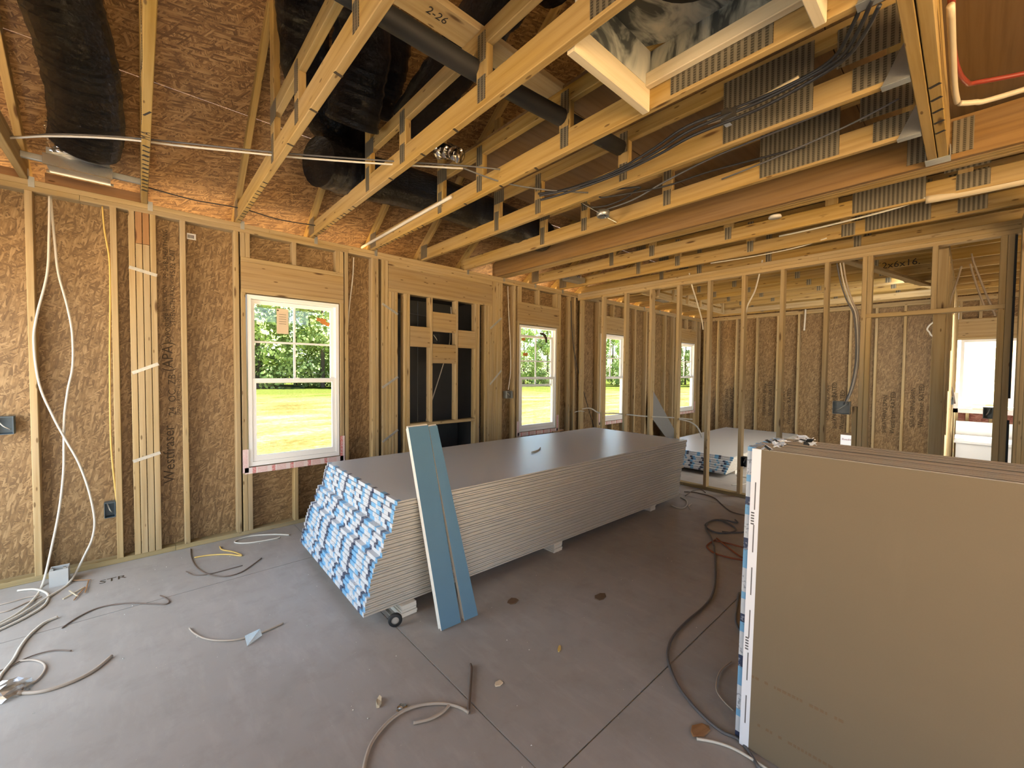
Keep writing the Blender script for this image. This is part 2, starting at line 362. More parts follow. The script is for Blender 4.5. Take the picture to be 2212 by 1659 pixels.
def board(parent, name, x0, x1, y0, y1, z0, z1, mat, ch=.003):
    """lumber: local X runs along the grain"""
    if x0 > x1: x0, x1 = x1, x0
    if y0 > y1: y0, y1 = y1, y0
    if z0 > z1: z0, z1 = z1, z0
    L = (x1-x0, y1-y0, z1-z0); ax = L.index(max(L))
    if ax == 0: d = (L[0], L[1], L[2]); rot = (0,0,0)
    elif ax == 1: d = (L[1], L[0], L[2]); rot = (0,0,math.pi/2)
    else: d = (L[2], L[1], L[0]); rot = (0,-math.pi/2,0)
    key = ('b', mat.name, round(d[0],4), round(d[1],4), round(d[2],4))
    v, f = chamfer_box(d[0]/2, d[1]/2, d[2]/2, min(ch, d[1]*.2, d[2]*.2))
    o = mesh_obj(name, v, f, mat, parent, key=key)
    o.location = rel(parent, ((x0+x1)/2, (y0+y1)/2, (z0+z1)/2)); o.rotation_euler = rot
    return o
def beam(parent, name, p0, p1, w, h, mat, up=(0,0,1), ch=.003):
    """slanted lumber from p0 to p1; w across, h along 'up'"""
    p0, p1 = Vector(p0), Vector(p1); L = (p1-p0).length; x = (p1-p0).normalized()
    y = Vector(up).cross(x).normalized(); z = x.cross(y)
    v, f = chamfer_box(L/2, w/2, h/2, min(ch, w*.2, h*.2))
    o = mesh_obj(name, v, f, mat, parent, key=('bm', mat.name, round(L,3), round(w,4), round(h,4)))
    mw = Matrix((x, y, z)).transposed().to_4x4()
    o.rotation_euler = mw.to_euler(); o.location = rel(parent, (p0+p1)/2)
    return o
def panel(parent, name, origin, ex, ey, lx, ly, th, mat):
    """sheet: local XY in the sheet plane, origin at its corner, thickness along ex x ey"""
    ex, ey = Vector(ex).normalized(), Vector(ey).normalized(); ez = ex.cross(ey)
    o = mesh_obj(name, boxv(0, lx, 0, ly, 0, th), BOXF, mat, parent, key=('p', mat.name, round(lx,3), round(ly,3), round(th,4)))
    o.rotation_euler = Matrix((ex, ey, ez)).transposed().to_euler(); o.location = rel(parent, origin)
    return o
def box(parent, name, x0, x1, y0, y1, z0, z1, mat):
    cx, cy, cz = (x0+x1)/2, (y0+y1)/2, (z0+z1)/2
    o = mesh_obj(name, boxv(x0-cx, x1-cx, y0-cy, y1-cy, z0-cz, z1-cz), BOXF, mat, parent)
    o.location = rel(parent, (cx, cy, cz)); return o
def multibox(parent, name, boxes, mat, origin=None):
    org = Vector(origin) if origin else Vector([(boxes[0][i]+boxes[0][i+1])/2 for i in (0,2,4)])
    V, F = [], []
    for bx in boxes:
        k = len(V); V += [(x-org.x, y-org.y, z-org.z) for x,y,z in boxv(*bx)]; F += [tuple(k+i for i in f) for f in BOXF]
    o = mesh_obj(name, V, F, mat, parent); o.location = rel(parent, org); return o
def spline(pts, n=8):
    P = [Vector(p) for p in pts]
    if len(P) < 3: return P
    out = []
    for i in range(len(P)-1):
        a = P[max(i-1,0)]; b_ = P[i]; c_ = P[i+1]; d_ = P[min(i+2,len(P)-1)]
        for k in range(n):
            t = k/n
            out.append(.5*((2*b_)+(c_-a)*t+(2*a-5*b_+4*c_-d_)*t*t+(3*b_-a-3*c_+d_)*t**3))
    out.append(P[-1]); return out
def tube(name, pts, r, mat, parent=None, sides=8, n=8, radii=None, straight=False):
    P = [Vector(p) for p in pts] if straight else spline(pts, n)
    org = P[0].copy(); V, F = [], []
    N = Vector((0,0,1)); prev = None
    for i, p in enumerate(P):
        t = (P[min(i+1,len(P)-1)]-P[max(i-1,0)]).normalized()
        if prev is None:
            a = Vector((0,0,1)) if abs(t.z) < .9 else Vector((1,0,0)); u = t.cross(a).normalized()
        else:
            u = (prev - t*prev.dot(t)); u = u.normalized() if u.length > 1e-6 else t.orthogonal().normalized()
        prev = u; w = t.cross(u)
        rr = r if radii is None else r*radii(i/(len(P)-1), i)
        for k in range(sides):
            a = 2*math.pi*k/sides; q = p+(u*math.cos(a)+w*math.sin(a))*rr-org; V.append(tuple(q))
    m_ = len(P)
    for i in range(m_-1):
        for k in range(sides):
            F.append((i*sides+k, i*sides+(k+1)%sides, (i+1)*sides+(k+1)%sides, (i+1)*sides+k))
    F.append(tuple(range(sides-1,-1,-1))); F.append(tuple(range((m_-1)*sides, m_*sides)))
    o = mesh_obj(name, V, F, mat, parent, smooth=True); o.location = rel(parent, org); return o
def lathe(name, prof, mat, parent=None, sides=24, axis='Z'):
    V, F = [], []
    for r, h in prof:
        for k in range(sides):
            a = 2*math.pi*k/sides; V.append((r*math.cos(a), r*math.sin(a), h))
    for i in range(len(prof)-1):
        for k in range(sides):
            F.append((i*sides+k, i*sides+(k+1)%sides, (i+1)*sides+(k+1)%sides, (i+1)*sides+k))
    return mesh_obj(name, V, F, mat, parent, smooth=True)
_txt = {}
def text(parent, name, s, size, loc, ex, ey, mat, align='LEFT'):
    key = (s, align)
    if key not in _txt:
        cu = bpy.data.curves.new('lettering', 'FONT'); cu.body = s; cu.size = 1.0; cu.align_x = align; cu.extrude = .003
        cu.resolution_u = 2
        t = bpy.data.objects.new('lettering', cu); COL.objects.link(t)
        dg = bpy.context.evaluated_depsgraph_get()
        me = bpy.data.meshes.new_from_object(t.evaluated_get(dg)); bpy.data.objects.remove(t)
        _txt[key] = me
    me = _txt[key].copy(); me.materials.clear(); me.materials.append(mat)
    ex, ey = Vector(ex).normalized(), Vector(ey).normalized(); ez = ex.cross(ey)
    o = link(bpy.data.objects.new(name, me), parent); o.scale = (size, size, size)
    o.rotation_euler = Matrix((ex, ey, ez)).transposed().to_euler(); o.location = rel(parent, loc)
    return o

H = 2.7708; D = 4.3182; T2X4 = .089; OSBY = D+T2X4; XP = 5.335; XF = 9.98
ST = M['stud']
# ------------------------------------------------------------------ floor slab, sawn into panels
fl = struct(empty('floor', (0,0,0)), 'dusty grey concrete floor slab with sawn control joints')
XS = [-2.5, 1.087, 4.90, 10.1]; YS = [-4.0, .984, 3.468, 4.46]
for i in range(3):
    for j in range(3):
        g = .007
        box(fl, 'slab_panel', XS[i]+g/2, XS[i+1]-g/2, YS[j]+g/2, YS[j+1]-g/2, -.0042, 0, M['concrete'])
box(fl, 'slab_base', -2.5, 10.1, -4, 4.46, -.20, -.0045, M['concrete'])
for o in fl.children:          # shared floor coordinates for one continuous concrete texture
    if o.name.startswith('slab_panel'):
        me = o.data; off = o.location.copy()
        for v_ in me.vertices: v_.co += off
        o.location = (0,0,0)
# handwriting on the slab
text(fl, 'chalk_letters', 'STR', .085, (-0.2305,3.9846,0.0008), (0.9997,0.0228,0.0), (-0.0228,0.9997,0.0), M['ink_faint'])

# ------------------------------------------------------------------ window wall
wb = struct(empty('wall_back', (2.0, D, 0)), 'open stud wall with osb sheathing and a row of white windows')
Z1 = H-.0762
def stud(parent, x, z0=.038, z1=Z1, w=.0365, mat=None, name='stud', y0=D, y1=D+T2X4):
    return board(parent, name, x, x+w, y0, y1, z0, z1, mat or ST)
# plates
xs = [-2.5, .9, 3.55, 6.6, XF+.09]
for i in range(4):
    board(wb, 'top_plate', xs[i]+.001, xs[i+1]-.001, D, D+T2X4, H-.038, H, ST)
xs = [-2.5, -.3, 1.62, 4.4, 7.4, XF+.09]
for i in range(5):
    board(wb, 'top_plate', xs[i]+.001, xs[i+1]-.001, D, D+T2X4, Z1, H-.038, ST)
xs = [-2.5, .2, 2.24]
for i in range(2): board(wb, 'bottom_plate', xs[i]+.001, xs[i+1]-.001, D, D+T2X4, 0, .038, M['treated'])
for a, c_ in ((3.33, 5.9), (5.9, XF+.09)): board(wb, 'bottom_plate', a+.001, c_-.001, D, D+T2X4, 0, .038, M['treated'])
# full studs
for x in (-2.4, -2.0, -1.78, -1.374, -.967, -.561, -.146, -.046, .078, .261, .626, 1.578, 1.866, 1.904, 1.976, 2.014, 3.93, 4.892, 5.13, 5.255,
          5.47, 5.905, 6.79, 7.08, 7.49, 7.80, 8.26, 8.62, 8.80, 9.735, 9.93):
    stud(wb, x)
for k in range(5): stud(wb, 3.532+k*.0376, w=.0358)
for x in (-.006, .036):                      # packed post: spliced middle studs
    stud(wb, x, .038, 2.452, .0385); stud(wb, x, 2.456, Z1, .0385, M['red_wood'], 'splice_block')
def window_rough(xa, xb, hd=.2349, kn=None):
    """header, jacks, cripples and sill of one rough opening xa..xb"""
    board(wb, 'header', xa-.036, xb+.036, D, D+.038, 2.208, 2.443, M['header'])
    board(wb, 'header_plate', xa-.036, xb+.036, D, D+T2X4, 2.443, 2.483, ST)
    board(wb, 'header_plate', xa-.036, xb+.036, D, D+T2X4, 2.170, 2.208, ST)
    for x in (xa-.038, xb): stud(wb, x, .038, 2.170, name='jack_stud')
    for x in (xa-.038, xa, (xa+xb)/2-.03, xb-.038, xb): stud(wb, x, 2.483, Z1, name='cripple_stud')
    board(wb, 'sill_plate', xa, xb, D, D+T2X4, .566, .604, ST)
    for x in (xa, (xa+xb)/2-.03, xb-.038): stud(wb, x, .038, .566, name='cripple_stud')
WIN = [(.712, 1.530), (4.040, 4.852), (5.985, 6.79-.02), (8.88, 9.69)]
for a, c_ in WIN: window_rough(a, c_)
# fireplace rough opening
board(wb, 'header', 2.052, 3.531, D, D+.038, 2.401, 2.642, M['header'])
board(wb, 'header_plate', 2.052, 3.531, D, D+T2X4, 2.642, Z1, ST)
board(wb, 'header_plate', 2.052, 3.531, D, D+T2X4, 2.362, 2.401, ST)
for k in range(3): stud(wb, 2.053+k*.038, .038, 2.362, .036, name='jack_stud'); stud(wb, 3.418+k*.038, .038, 2.362, .036, name='jack_stud')
for x in (2.242, 2.28, 3.251, 3.289): stud(wb, x, 0, 2.362)
for x in (2.579, 2.947): stud(wb, x, .875, 2.362)
board(wb, 'sill_plate', 2.318, 3.251, D, D+T2X4, .837, .875, ST)
for xa, xb, za, zb in ((2.318, 2.579, 1.768, 2.004), (2.617, 2.947, 1.962, 2.197), (2.617, 2.947, 1.581, 1.813), (2.985, 3.251, 1.782, 2.005)):
    board(wb, 'blocking', xa, xb, D, D+.038, za, zb, M['header'])
# osb panels on the outside, pieced round the openings
def osbp(parent, x0, x1, z0, z1, y=OSBY, mat=None):
    if x1-x0 < .01 or z1-z0 < .01: return
    vert = z1-z0 > x1-x0
    if vert: panel(parent, 'osb_panel', (x0+.0015, y, z0), (0,0,1), (1,0,0), z1-z0, x1-x0-.003, .011, mat or M['osb'])
    else: panel(parent, 'osb_panel', (x0+.0015, y+.011, z0), (1,0,0), (0,0,1), x1-x0-.003, z1-z0, .011, mat or M['osb'])
open_ = [(a, c_, .60, 2.17) for a, c_ in WIN]+[(2.166, 3.417, -.02, 2.362)]
edges = [-2.5, -1.78, -.56, .27, WIN[0][0], WIN[0][1], 1.90, 2.166, 3.417, WIN[1][0], WIN[1][1], 5.35, WIN[2][0], WIN[2][1], 7.1, 8.28, WIN[3][0], WIN[3][1], XF+.1]
for a, c_ in zip(edges[:-1], edges[1:]):
    hole = [q for q in open_ if abs(q[0]-a) < 1e-4 and abs(q[1]-c_) < 1e-4]
    if hole:
        if hole[0][2] > 0: osbp(wb, a, c_, 0, hole[0][2])
        osbp(wb, a, c_, hole[0][3], H)
    else: osbp(wb, a, c_, 0, H)
# printed mill stamps on the sheathing (read upwards)
def stamp(parent, x, z, y, lines, mat, up=True):
    for s, size, dx, dz in lines:
        text(parent, 'mill_stamp', s, size, (x+dx, y, z+dz), (0,0,1), (1,0,0) if False else (-1,0,0), mat)
stamp(wb, .207, .545, OSBY-.002, [('Westfraser', .105, 0, 0), ('24  OC  ZB', .07, .015, .56), ('SPAN RATED  48/24', .035, .045, .56), ('(APA)', .10, 0, .92), ('EXPOSURE 1', .05, -.01, 1.16), ('STRENGTH AXIS <->', .045, .02, 1.30), ('THIS DIRECTION', .04, -.03, 1.32), ('PS 2-18 SHEATHING', .045, -.02, 1.68), ('15/32 CAT', .05, .025, 1.70)], M['ink_faint'])
# metal straps nailed across the packed posts
def strap(parent, x0, z0, x1, z1, y=D-.0015):
    beam(parent, 'metal_strap', (x0, y, z0), (x1, y, z1), .002, .025, M['strap'], up=(0,0,1))
strap(wb, -.046, 2.265, .116, 2.225); strap(wb, -.04, 1.455, .114, 1.53); strap(wb, -.046, .77, .116, .82)
for za, zb in ((2.22, 2.12), (1.30, 1.42), (.70, .82)): strap(wb, 1.98, za, 2.166, zb)
for za, zb in ((2.06, 2.22), (1.31, 1.50)): strap(wb, 3.50, za, 3.70, zb)
# truss clips on the plate
for i in range(-1, 14):
    x = .068+.6096*i
    if i in (4, 10): continue
    multibox(wb, 'truss_clip', [(x, x+.03, D-.003, D, H-.05, H+.02), (x+.0, x+.003, D-.003, D+.05, H, H+.07)], M['galv'])
# paper label on the plate
box(wb, 'paper_label', .312, .372, D+.0865, D+.0885, 2.575, 2.625, M['white_box'])
multibox(wb, 'barcode', [(.318+k*.009, .318+k*.009+.005, D+.0855, D+.0866, 2.585, 2.613) for k in range(5)], M['ink'])
# board between the first two trusses
board(wb, 'eave_blocking', -.47, .03, D+.06, D+.098, H, H+.088, M['red_wood'])
board(wb, 'eave_blocking', -1.08, -.56, D+.06, D+.098, H, H+.07, M['red_wood'])

# black lined chase behind the fireplace framing
ch = struct(empty('wall_chase', (2.79, OSBY, 0)), 'black sheathed fireplace chase seen through bare stud framing')
panel(ch, 'black_sheet', (2.12, 4.985, -.1), (1,0,0), (0,0,1), .66, 2.8, .012, M['black_board'])
panel(ch, 'black_sheet', (2.784, 4.985, -.1), (1,0,0), (0,0,1), .68, 2.8, .012, M['black_board'])
panel(ch, 'black_sheet', (2.153, OSBY, -.1), (0,1,0), (0,0,1), .57, 2.8, .012, M['black_board'])
panel(ch, 'black_sheet', (3.43, OSBY, -.1), (0,1,0), (0,0,1), .57, 2.8, .012, M['black_board'])
panel(ch, 'black_sheet', (2.12, OSBY, 2.42), (1,0,0), (0,1,0), 1.34, .57, .012, M['black_board'])
panel(ch, 'black_sheet', (2.12, OSBY, -.03), (1,0,0), (0,1,0), 1.34, .57, .012, M['black_board'])

# ------------------------------------------------------------------ windows
def window(n, xa, xb, label, drop=0.0, sticker=False):
    za, zb = .612, 2.160; x0, x1 = xa+.010, xb-.010
    w = struct(empty('window_%d' % n, ((x0+x1)/2, D, za)), label)
    ya, yb = D+.012, D+.098
    V = M['vinyl']
    multibox(w, 'window_frame', [(x0,x0+.030,ya,yb,za,zb),(x1-.030,x1,ya,yb,za,zb),(x0+.030,x1-.030,ya,yb,zb-.034,zb),(x0+.030,x1-.030,ya,yb,za,za+.040)], V)
    multibox(w, 'window_track', [(x0+.030,x0+.040,ya+.036,ya+.046,za+.04,zb-.034),(x1-.040,x1-.030,ya+.036,ya+.046,za+.04,zb-.034)], V)
    zm = (za+zb)/2
    # upper sash: outer track
    u0, u1 = zm-.022-drop, zb-.036-drop; y0, y1 = ya+.050, ya+.080; f = .034
    us = multibox(w, 'upper_sash', [(x0+.031,x0+.031+f,y0,y1,u0,u1),(x1-.031-f,x1-.031,y0,y1,u0,u1),(x0+.031+f,x1-.031-f,y0,y1,u1-f,u1),(x0+.031+f,x1-.031-f,y0,y1,u0,u0+f)], V)
    xm = (x0+x1)/2; zq = (u0+u1)/2
    L = us.location
    def sub(o): o.parent = us; o.location = o.location-L; return o
    sub(box(w, 'muntin', xm-.009, xm+.009, y0+.008, y1-.006, u0+f, u1-f, V))
    for a, c_ in ((x0+.031+f, xm-.009), (xm+.009, x1-.031-f)):
        sub(box(w, 'muntin', a, c_, y0+.008, y1-.006, zq-.009, zq+.009, V))
        for p, q in ((u0+f, zq-.009), (zq+.009, u1-f)):
            sub(box(w, 'pane', a, c_, y0+.012, y0+.016, p, q, M['glass']))
    # lower sash: inner track
    l0, l1 = za+.041, zm+.022; y0, y1 = ya+.008, ya+.036
    ls = multibox(w, 'lower_sash', [(x0+.031,x0+.031+f,y0,y1,l0,l1),(x1-.031-f,x1-.031,y0,y1,l0,l1),(x0+.031+f,x1-.031-f,y0,y1,l1-.036,l1),(x0+.031+f,x1-.031-f,y0,y1,l0,l0+.05)], V)
    L = ls.location
    def sub2(o): o.parent = ls; o.location = o.location-L; return o
    sub2(box(w, 'pane', x0+.031+f, x1-.031-f, y0+.012, y0+.016, l0+.05, l1-.036, M['glass']))
    sub2(box(w, 'sash_lock', xm-.025, xm+.025, y0-.008, y0, l1-.012, l1+.006, V))
    # flashing tape round the sill
    tag(multibox(w, 'flashing_tape', [(x0-.035,x1+.035,D-.003,D-.0015,za-.062,za-.006),(x0-.05,x0-.004,D-.003,D-.0015,za-.05,za+.16),(x1+.004,x1+.05,D-.003,D-.0015,za-.06,za+.2)], M['flash'], origin=(x0,D,za)), 'pinkish printed flashing tape')
    gy = ya+.050
    if sticker:
        s = box(w, 'sticker', x0+.245, x0+.345, gy-.001, gy+.0, zb-.33, zb-.095, M['kraft'])
        multibox(w, 'sticker_print', [(x0+.265, x0+.325, gy-.0025, gy-.0012, zb-.15-.022*k, zb-.147-.022*k) for k in range(5)]+[(x0+.248, x0+.262, gy-.0025, gy-.0012, zb-.118, zb-.106)], M['ink'])
        beam(w, 'orange_card', (x0+.60, gy-.002, zb-.165), (x0+.69, gy-.002, zb-.175), .002, .034, M['orange_tag'])
        beam(w, 'orange_card', (x0+.635, gy-.006, zb-.18), (x0+.72, gy-.006, zb-.215), .002, .036, M['orange_tag'])
    else:
        beam(w, 'orange_card', (x0+.09, gy-.002, zb-.20), (x0+.16, gy-.002, zb-.20), .002, .04, M['orange_tag'])
        beam(w, 'orange_card', (x0+.12, gy-.002, zb-.42), (x0+.21, gy-.002, zb-.42), .002, .045, M['orange_tag'])
    return w
window(1, *WIN[0], 'large white double-hung window left of the black fireplace framing', 0, True)
window(2, *WIN[1], 'white double-hung window between fireplace framing and open stud partition', .10)
window(3, *WIN[2], 'white double-hung window just behind the first studs of the partition')
window(4, *WIN[3], 'white double-hung window next to the far bedroom corner')
# dangling flap of torn label at the second window
fl_ = tube('torn_label', [(4.47, D+.02, 2.06), (4.55, D-.02, 2.05), (4.60, D-.03, 1.99), (4.60, D-.03, 1.93)], .028, M['ink_faint'], None, 6, 5, lambda t, i: .3+.7*math.sin(min(1,t*1.3)*math.pi*.75))
fl_.scale = (1, .25, 1)
tag(fl_, 'dark curled label flap hanging at the second window', 'label')

# ------------------------------------------------------------------ partition wall (bare studs)
wp = struct(empty('wall_right', (XP, 2.2, 0)), 'bare stud partition with a framed doorway on its right')
def pstud(y, z0=.038, z1=2.65, name='stud', w=.038, x0=XP, mat=None): return board(wp, name, x0, x0+T2X4, y, y+w, z0, z1, mat or ST)
for z0, z1, cut in ((2.65, 2.688, 2.9), (2.688, 2.726, 1.1), (2.726, 2.764, 3.3)):
    board(wp, 'top_plate', XP, XP+T2X4, cut+.001, D-.001, z0, z1, ST); board(wp, 'top_plate', XP, XP+T2X4, -3.9, cut-.001, z0, z1, ST)
board(wp, 'bottom_plate', XP, XP+T2X4, .66, 2.5, 0, .038, M['treated']); board(wp, 'bottom_plate', XP, XP+T2X4, 2.502, D-.001, 0, .038, M['treated'])
board(wp, 'bottom_plate', XP, XP+T2X4, -3.9, -.15, 0, .038, M['treated'])
for y in (4.24, 3.81, 3.41, 3.00, 2.605, 2.205, 1.805, 1.405, 1.005, .70): pstud(y)
pstud(.665-.005, 2.085, 2.65, 'cripple_stud'); pstud(.66, .038, 2.045, 'jack_stud')
pstud(.215, 2.085, 2.65, 'cripple_stud')
board(wp, 'door_header', XP, XP+T2X4, -.185, .70, 2.045, 2.085, ST)
pstud(-.185, .038, 2.045, 'jack_stud'); pstud(-.185, 2.085, 2.65, 'cripple_stud'); pstud(-.224)
for y in (-.66, -1.07, -1.47, -1.88, -2.29, -2.69, -3.1, -3.5, -3.88): pstud(y)
for z in (1.35,): board(wp, 'short_block', XP+.02, XP+T2X4, .745, .783, .50, 1.16, ST)
board(wp, 'foam_strip', XP-.004, XP-.001, -.236, -.222, 1.30, 2.64, M['foam']); board(wp, 'foam_strip', XP-.004, XP-.001, -.236, -.222, .45, 1.12, M['foam'])
# short return wall at the picture's right edge
wr = struct(empty('wall_return', (4.9, -.29, 0)), 'close-set studs of a return wall at the right picture edge')
for x in (5.29, 5.25, 5.21, 4.85, 4.45): board(wr, 'stud', x-.038, x, -.34, -.251, .038, 2.65, ST)
board(wr, 'bottom_plate', 4.3, 5.33, -.34, -.251, 0, .038, M['treated'])
for z in (2.65, 2.688, 2.726): board(wr, 'top_plate', 4.3, 5.33, -.34, -.251, z, z+.038, ST)

# ------------------------------------------------------------------ far bedroom wall and bathroom wall
wf = struct(empty('wall_far', (XF, 2.2, 0)), 'far bedroom wall of studs over printed osb sheathing')
for z in (H-.0762, H-.038): board(wf, 'top_plate', XF, XF+T2X4, -3.9, D-.001, z, z+.038, ST)
board(wf, 'bottom_plate', XF, XF+T2X4, -3.9, D-.001, 0, .038, M['treated'])
FWIN = (-.56, .10, .95, 2.06)
for y in (4.24, 3.93, 3.53, 3.115, 2.72, 2.35, 1.93, 1.52, 1.155, .775, .42, .30): board(wf, 'stud', XF, XF+T2X4, y-.019, y+.019, .038, Z1, ST)
for y in (.24, .20, .16, -.64, -.68, -1.1, -1.5, -2., -2.5, -3, -3.5): board(wf, 'stud', XF, XF+T2X4, y-.019, y+.019, .038, Z1, ST)
board(wf, 'header', XF, XF+.038, -.62, .14, 2.10, 2.36, M['header']); board(wf, 'header_plate', XF, XF+T2X4, -.62, .14, 2.062, 2.10, ST); board(wf, 'header_plate', XF, XF+T2X4, -.62, .14, 2.36, 2.40, ST)
for y in (.12, -.10, -.35): board(wf, 'cripple_stud', XF, XF+T2X4, y-.019, y+.019, 2.40, Z1, ST)
board(wf, 'sill_plate', XF, XF+T2X4, -.62, .14, .90, .938, ST)
for y in (.12, .0, -.25): board(wf, 'cripple_stud', XF, XF+T2X4, y-.019, y+.019, .038, .90, ST)
ys = [D+.1, 3.115, 1.93, .775, .14]
for a, c_ in zip(ys[:-1], ys[1:]): panel(wf, 'osb_panel', (XF+T2X4+.011, a-.002, 0), (0,0,1), (0,-1,0), H+.1, a-c_-.003, .011, M['osb'])
panel(wf, 'osb_panel', (XF+T2X4+.011, .14, 0), (0,-1,0), (0,0,1), .76, .93, .011, M['osb_red'])
panel(wf, 'osb_panel', (XF+T2X4+.011, .14, 2.07), (0,-1,0), (0,0,1), .76, .8, .011, M['osb'])
panel(wf, 'osb_panel', (XF+T2X4+.011, -.622, 0), (0,0,1), (0,-1,0), H+.1, 3.3, .011, M['osb'])
for y, s in ((3.93-.22, 0), (2.93, 1), (2.72-.14, 0), (1.93-.10, 1), (1.70, 0), (.62, 1), (.98,0)):
    for k, (t, sz) in enumerate((('SHEATHING SPAN', .085), ('Westfraser RATED', .095))):
        text(wf, 'mill_stamp', t, sz, (XF+T2X4-.002, y-k*.11, .42+.15*s), (0,0,1), (0,1,0), M['ink_faint'])
# bathroom window
w5 = struct(empty('window_5', (XF, -.23, .95)), 'small bright bathroom window seen through the doorway')
multibox(w5, 'window_frame', [(XF+.01,XF+.09,FWIN[0],FWIN[0]+.04,FWIN[2],FWIN[3]),(XF+.01,XF+.09,FWIN[1]-.04,FWIN[1],FWIN[2],FWIN[3]),(XF+.01,XF+.09,FWIN[0]+.04,FWIN[1]-.04,FWIN[3]-.04,FWIN[3]),(XF+.01,XF+.09,FWIN[0]+.04,FWIN[1]-.04,FWIN[2],FWIN[2]+.04)], M['vinyl'])
box(w5, 'pane', XF+.05, XF+.054, FWIN[0]+.04, FWIN[1]-.04, FWIN[2]+.04, FWIN[3]-.04, M['glass'])
tag(multibox(w5, 'flashing_tape', [(XF-.003,XF-.0015,FWIN[0],FWIN[1]+.06,FWIN[2]-.08,FWIN[2]-.012),(XF-.003,XF-.0015,FWIN[1]+.005,FWIN[1]+.06,FWIN[2]-.08,FWIN[2]+.25)], M['flash'], origin=(XF,0,1)), 'pinkish printed flashing tape')
# wall between bedroom and bathroom
wt = struct(empty('wall_bath', (7.8, .25, 0)), 'stud wall between bedroom and bathroom seen edge-on past the doorway')
for z in (H-.0762, H-.038): board(wt, 'top_plate', 5.43, XF-.002, .16, .249, z, z+.038, ST)
board(wt, 'bottom_plate', 5.43, XF-.002, .16, .249, 0, .038, M['treated'])
for x in (5.72, 6.12, 6.53, 6.94, 7.34, 7.75, 8.15, 8.56, 8.97, 9.37, 9.78): board(wt, 'stud', x, x+.038, .16, .249, .038, Z1, ST)
for x in (5.72, 6.12): board(wt, 'blocking', x+.038, x+.405, .20, .249, 1.02, 1.26, ST)
# bathtub
tb = tag(empty('bathtub', (9.3, -.25, 0)), 'white bathtub below the bathroom window', 'bathtub')
multibox(tb, 'tub_body', [(8.86,8.90,-.9,.10,0,.50),(9.60,9.66,-.9,.10,0,.50),(8.9,9.6,.03,.10,0,.5),(8.9,9.6,-.9,-.83,0,.5),(8.9,9.6,-.83,.03,0,.15)], M['tub'])
multibox(tb, 'tub_rim', [(8.84,8.93,-.92,.12,.50,.53),(9.57,9.93,-.92,.12,.50,.53),(8.93,9.57,.02,.12,.50,.53),(8.93,9.57,-.92,-.81,.50,.53)], M['tub'])
box(tb, 'apron_flange', 9.90, 9.935, -.92, .12, .53, .74, M['tub'])

# ------------------------------------------------------------------ walls out of view (left and behind the camera), with their openings
wl = struct(empty('wall_left', (-1.45, 0, 0)), 'left osb wall with two wide door openings')
for a, c_, z0, z1 in ((-4.0, -3.55, 0, H), (-3.55, -.45, 2.55, H), (-.45, 2.15, 0, H), (2.15, 4.15, 2.25, H), (4.15, 4.4, 0, H)):
    panel(wl, 'osb_panel', (-1.45, a, z0), (0,1,0), (0,0,1), c_-a-.003, z1-z0, .011, M['osb'])
for y in (-3.98, -3.60, -.45, 0., .4, .8, 1.2, 1.6, 2.1, 4.16): board(wl, 'stud', -1.439, -1.35, y, y+.038, .038, Z1, ST)
wfz = struct(empty('wall_front', (3.8, -4, 0)), 'osb wall behind the camera with one wide opening')
for a, c_, z0, z1 in ((-1.45, -1.35, 0, H), (-1.35, 2.1, 2.55, H), (2.1, 4.2, 0, H), (4.2, 7.2, 0, H), (7.2, 10.1, 0, H)):
    panel(wfz, 'osb_panel', (a, -4.0, z0), (1,0,0), (0,0,1), c_-a-.003, z1-z0, .011, M['osb'])
for x in (2.1, 2.5, 2.9, 3.3, 3.7, 4.1, 4.5, 4.9): board(wfz, 'stud', x, x+.038, -4.0, -3.911, .038, Z1, ST)

# ------------------------------------------------------------------ roof sheathing, trusses, subfloor
SL = .69; ANG = math.atan(SL)
def zs(y): return 3.29-SL*(y-3.9)             # underside of the roof sheathing
rf = struct(empty('roof_sheathing', (2, 3.9, 3.29)), 'sloping osb roof sheathing glowing orange above the eave')
ca, sa = math.cos(ANG), math.sin(ANG)
RX = [-2.9, -1.15, 1.29, 3.73, 6.17, 8.6, 10.5]
y0 = 4.72; k = 0
while y0 > -.3:
    ln = min(1.219, (y0+.35)/ca)
    off = 1.219 if k % 2 else 0
    xs = [-2.9]+[x-off for x in RX if x-off > -2.9+.05]+([10.5] if off else [])
    for a, c_ in zip(xs[:-1], xs[1:]):
        panel(rf, 'osb_panel', (a+.0015, y0, zs(y0)), (1,0,0), (0,-ca,sa), c_-a-.003, ln-.004, .011, M['osb_roof'])
    y0 -= 1.219*ca; k += 1
yr = -.35; zr = zs(yr)
rb_ = struct(empty('roof_rear', (3.8, -2.5, 4.5)), 'rear roof slope and gable ends closing the attic')
for a, c_ in ((-2.9, 1.3), (1.3, 5.5), (5.5, 10.5)):
    panel(rb_, 'osb_panel', (c_, yr, zr), (-1,0,0), (0,-ca,-sa), c_-a, 5.2, .011, M['osb_roof'])
for x in (-2.9, 10.49):
    o = mesh_obj('gable_panel', [(0,-5,-.1),(0,5.0,-.1),(0,4.9,zs(4.9)-H),(0,yr,zr-H),(0,-5,.0)], [(0,1,2,3,4)], M['osb_roof'], rb_)
    o.location = rel(rb_, (x, 0, H))
    o.modifiers.new('thick', 'SOLIDIFY').thickness = .012
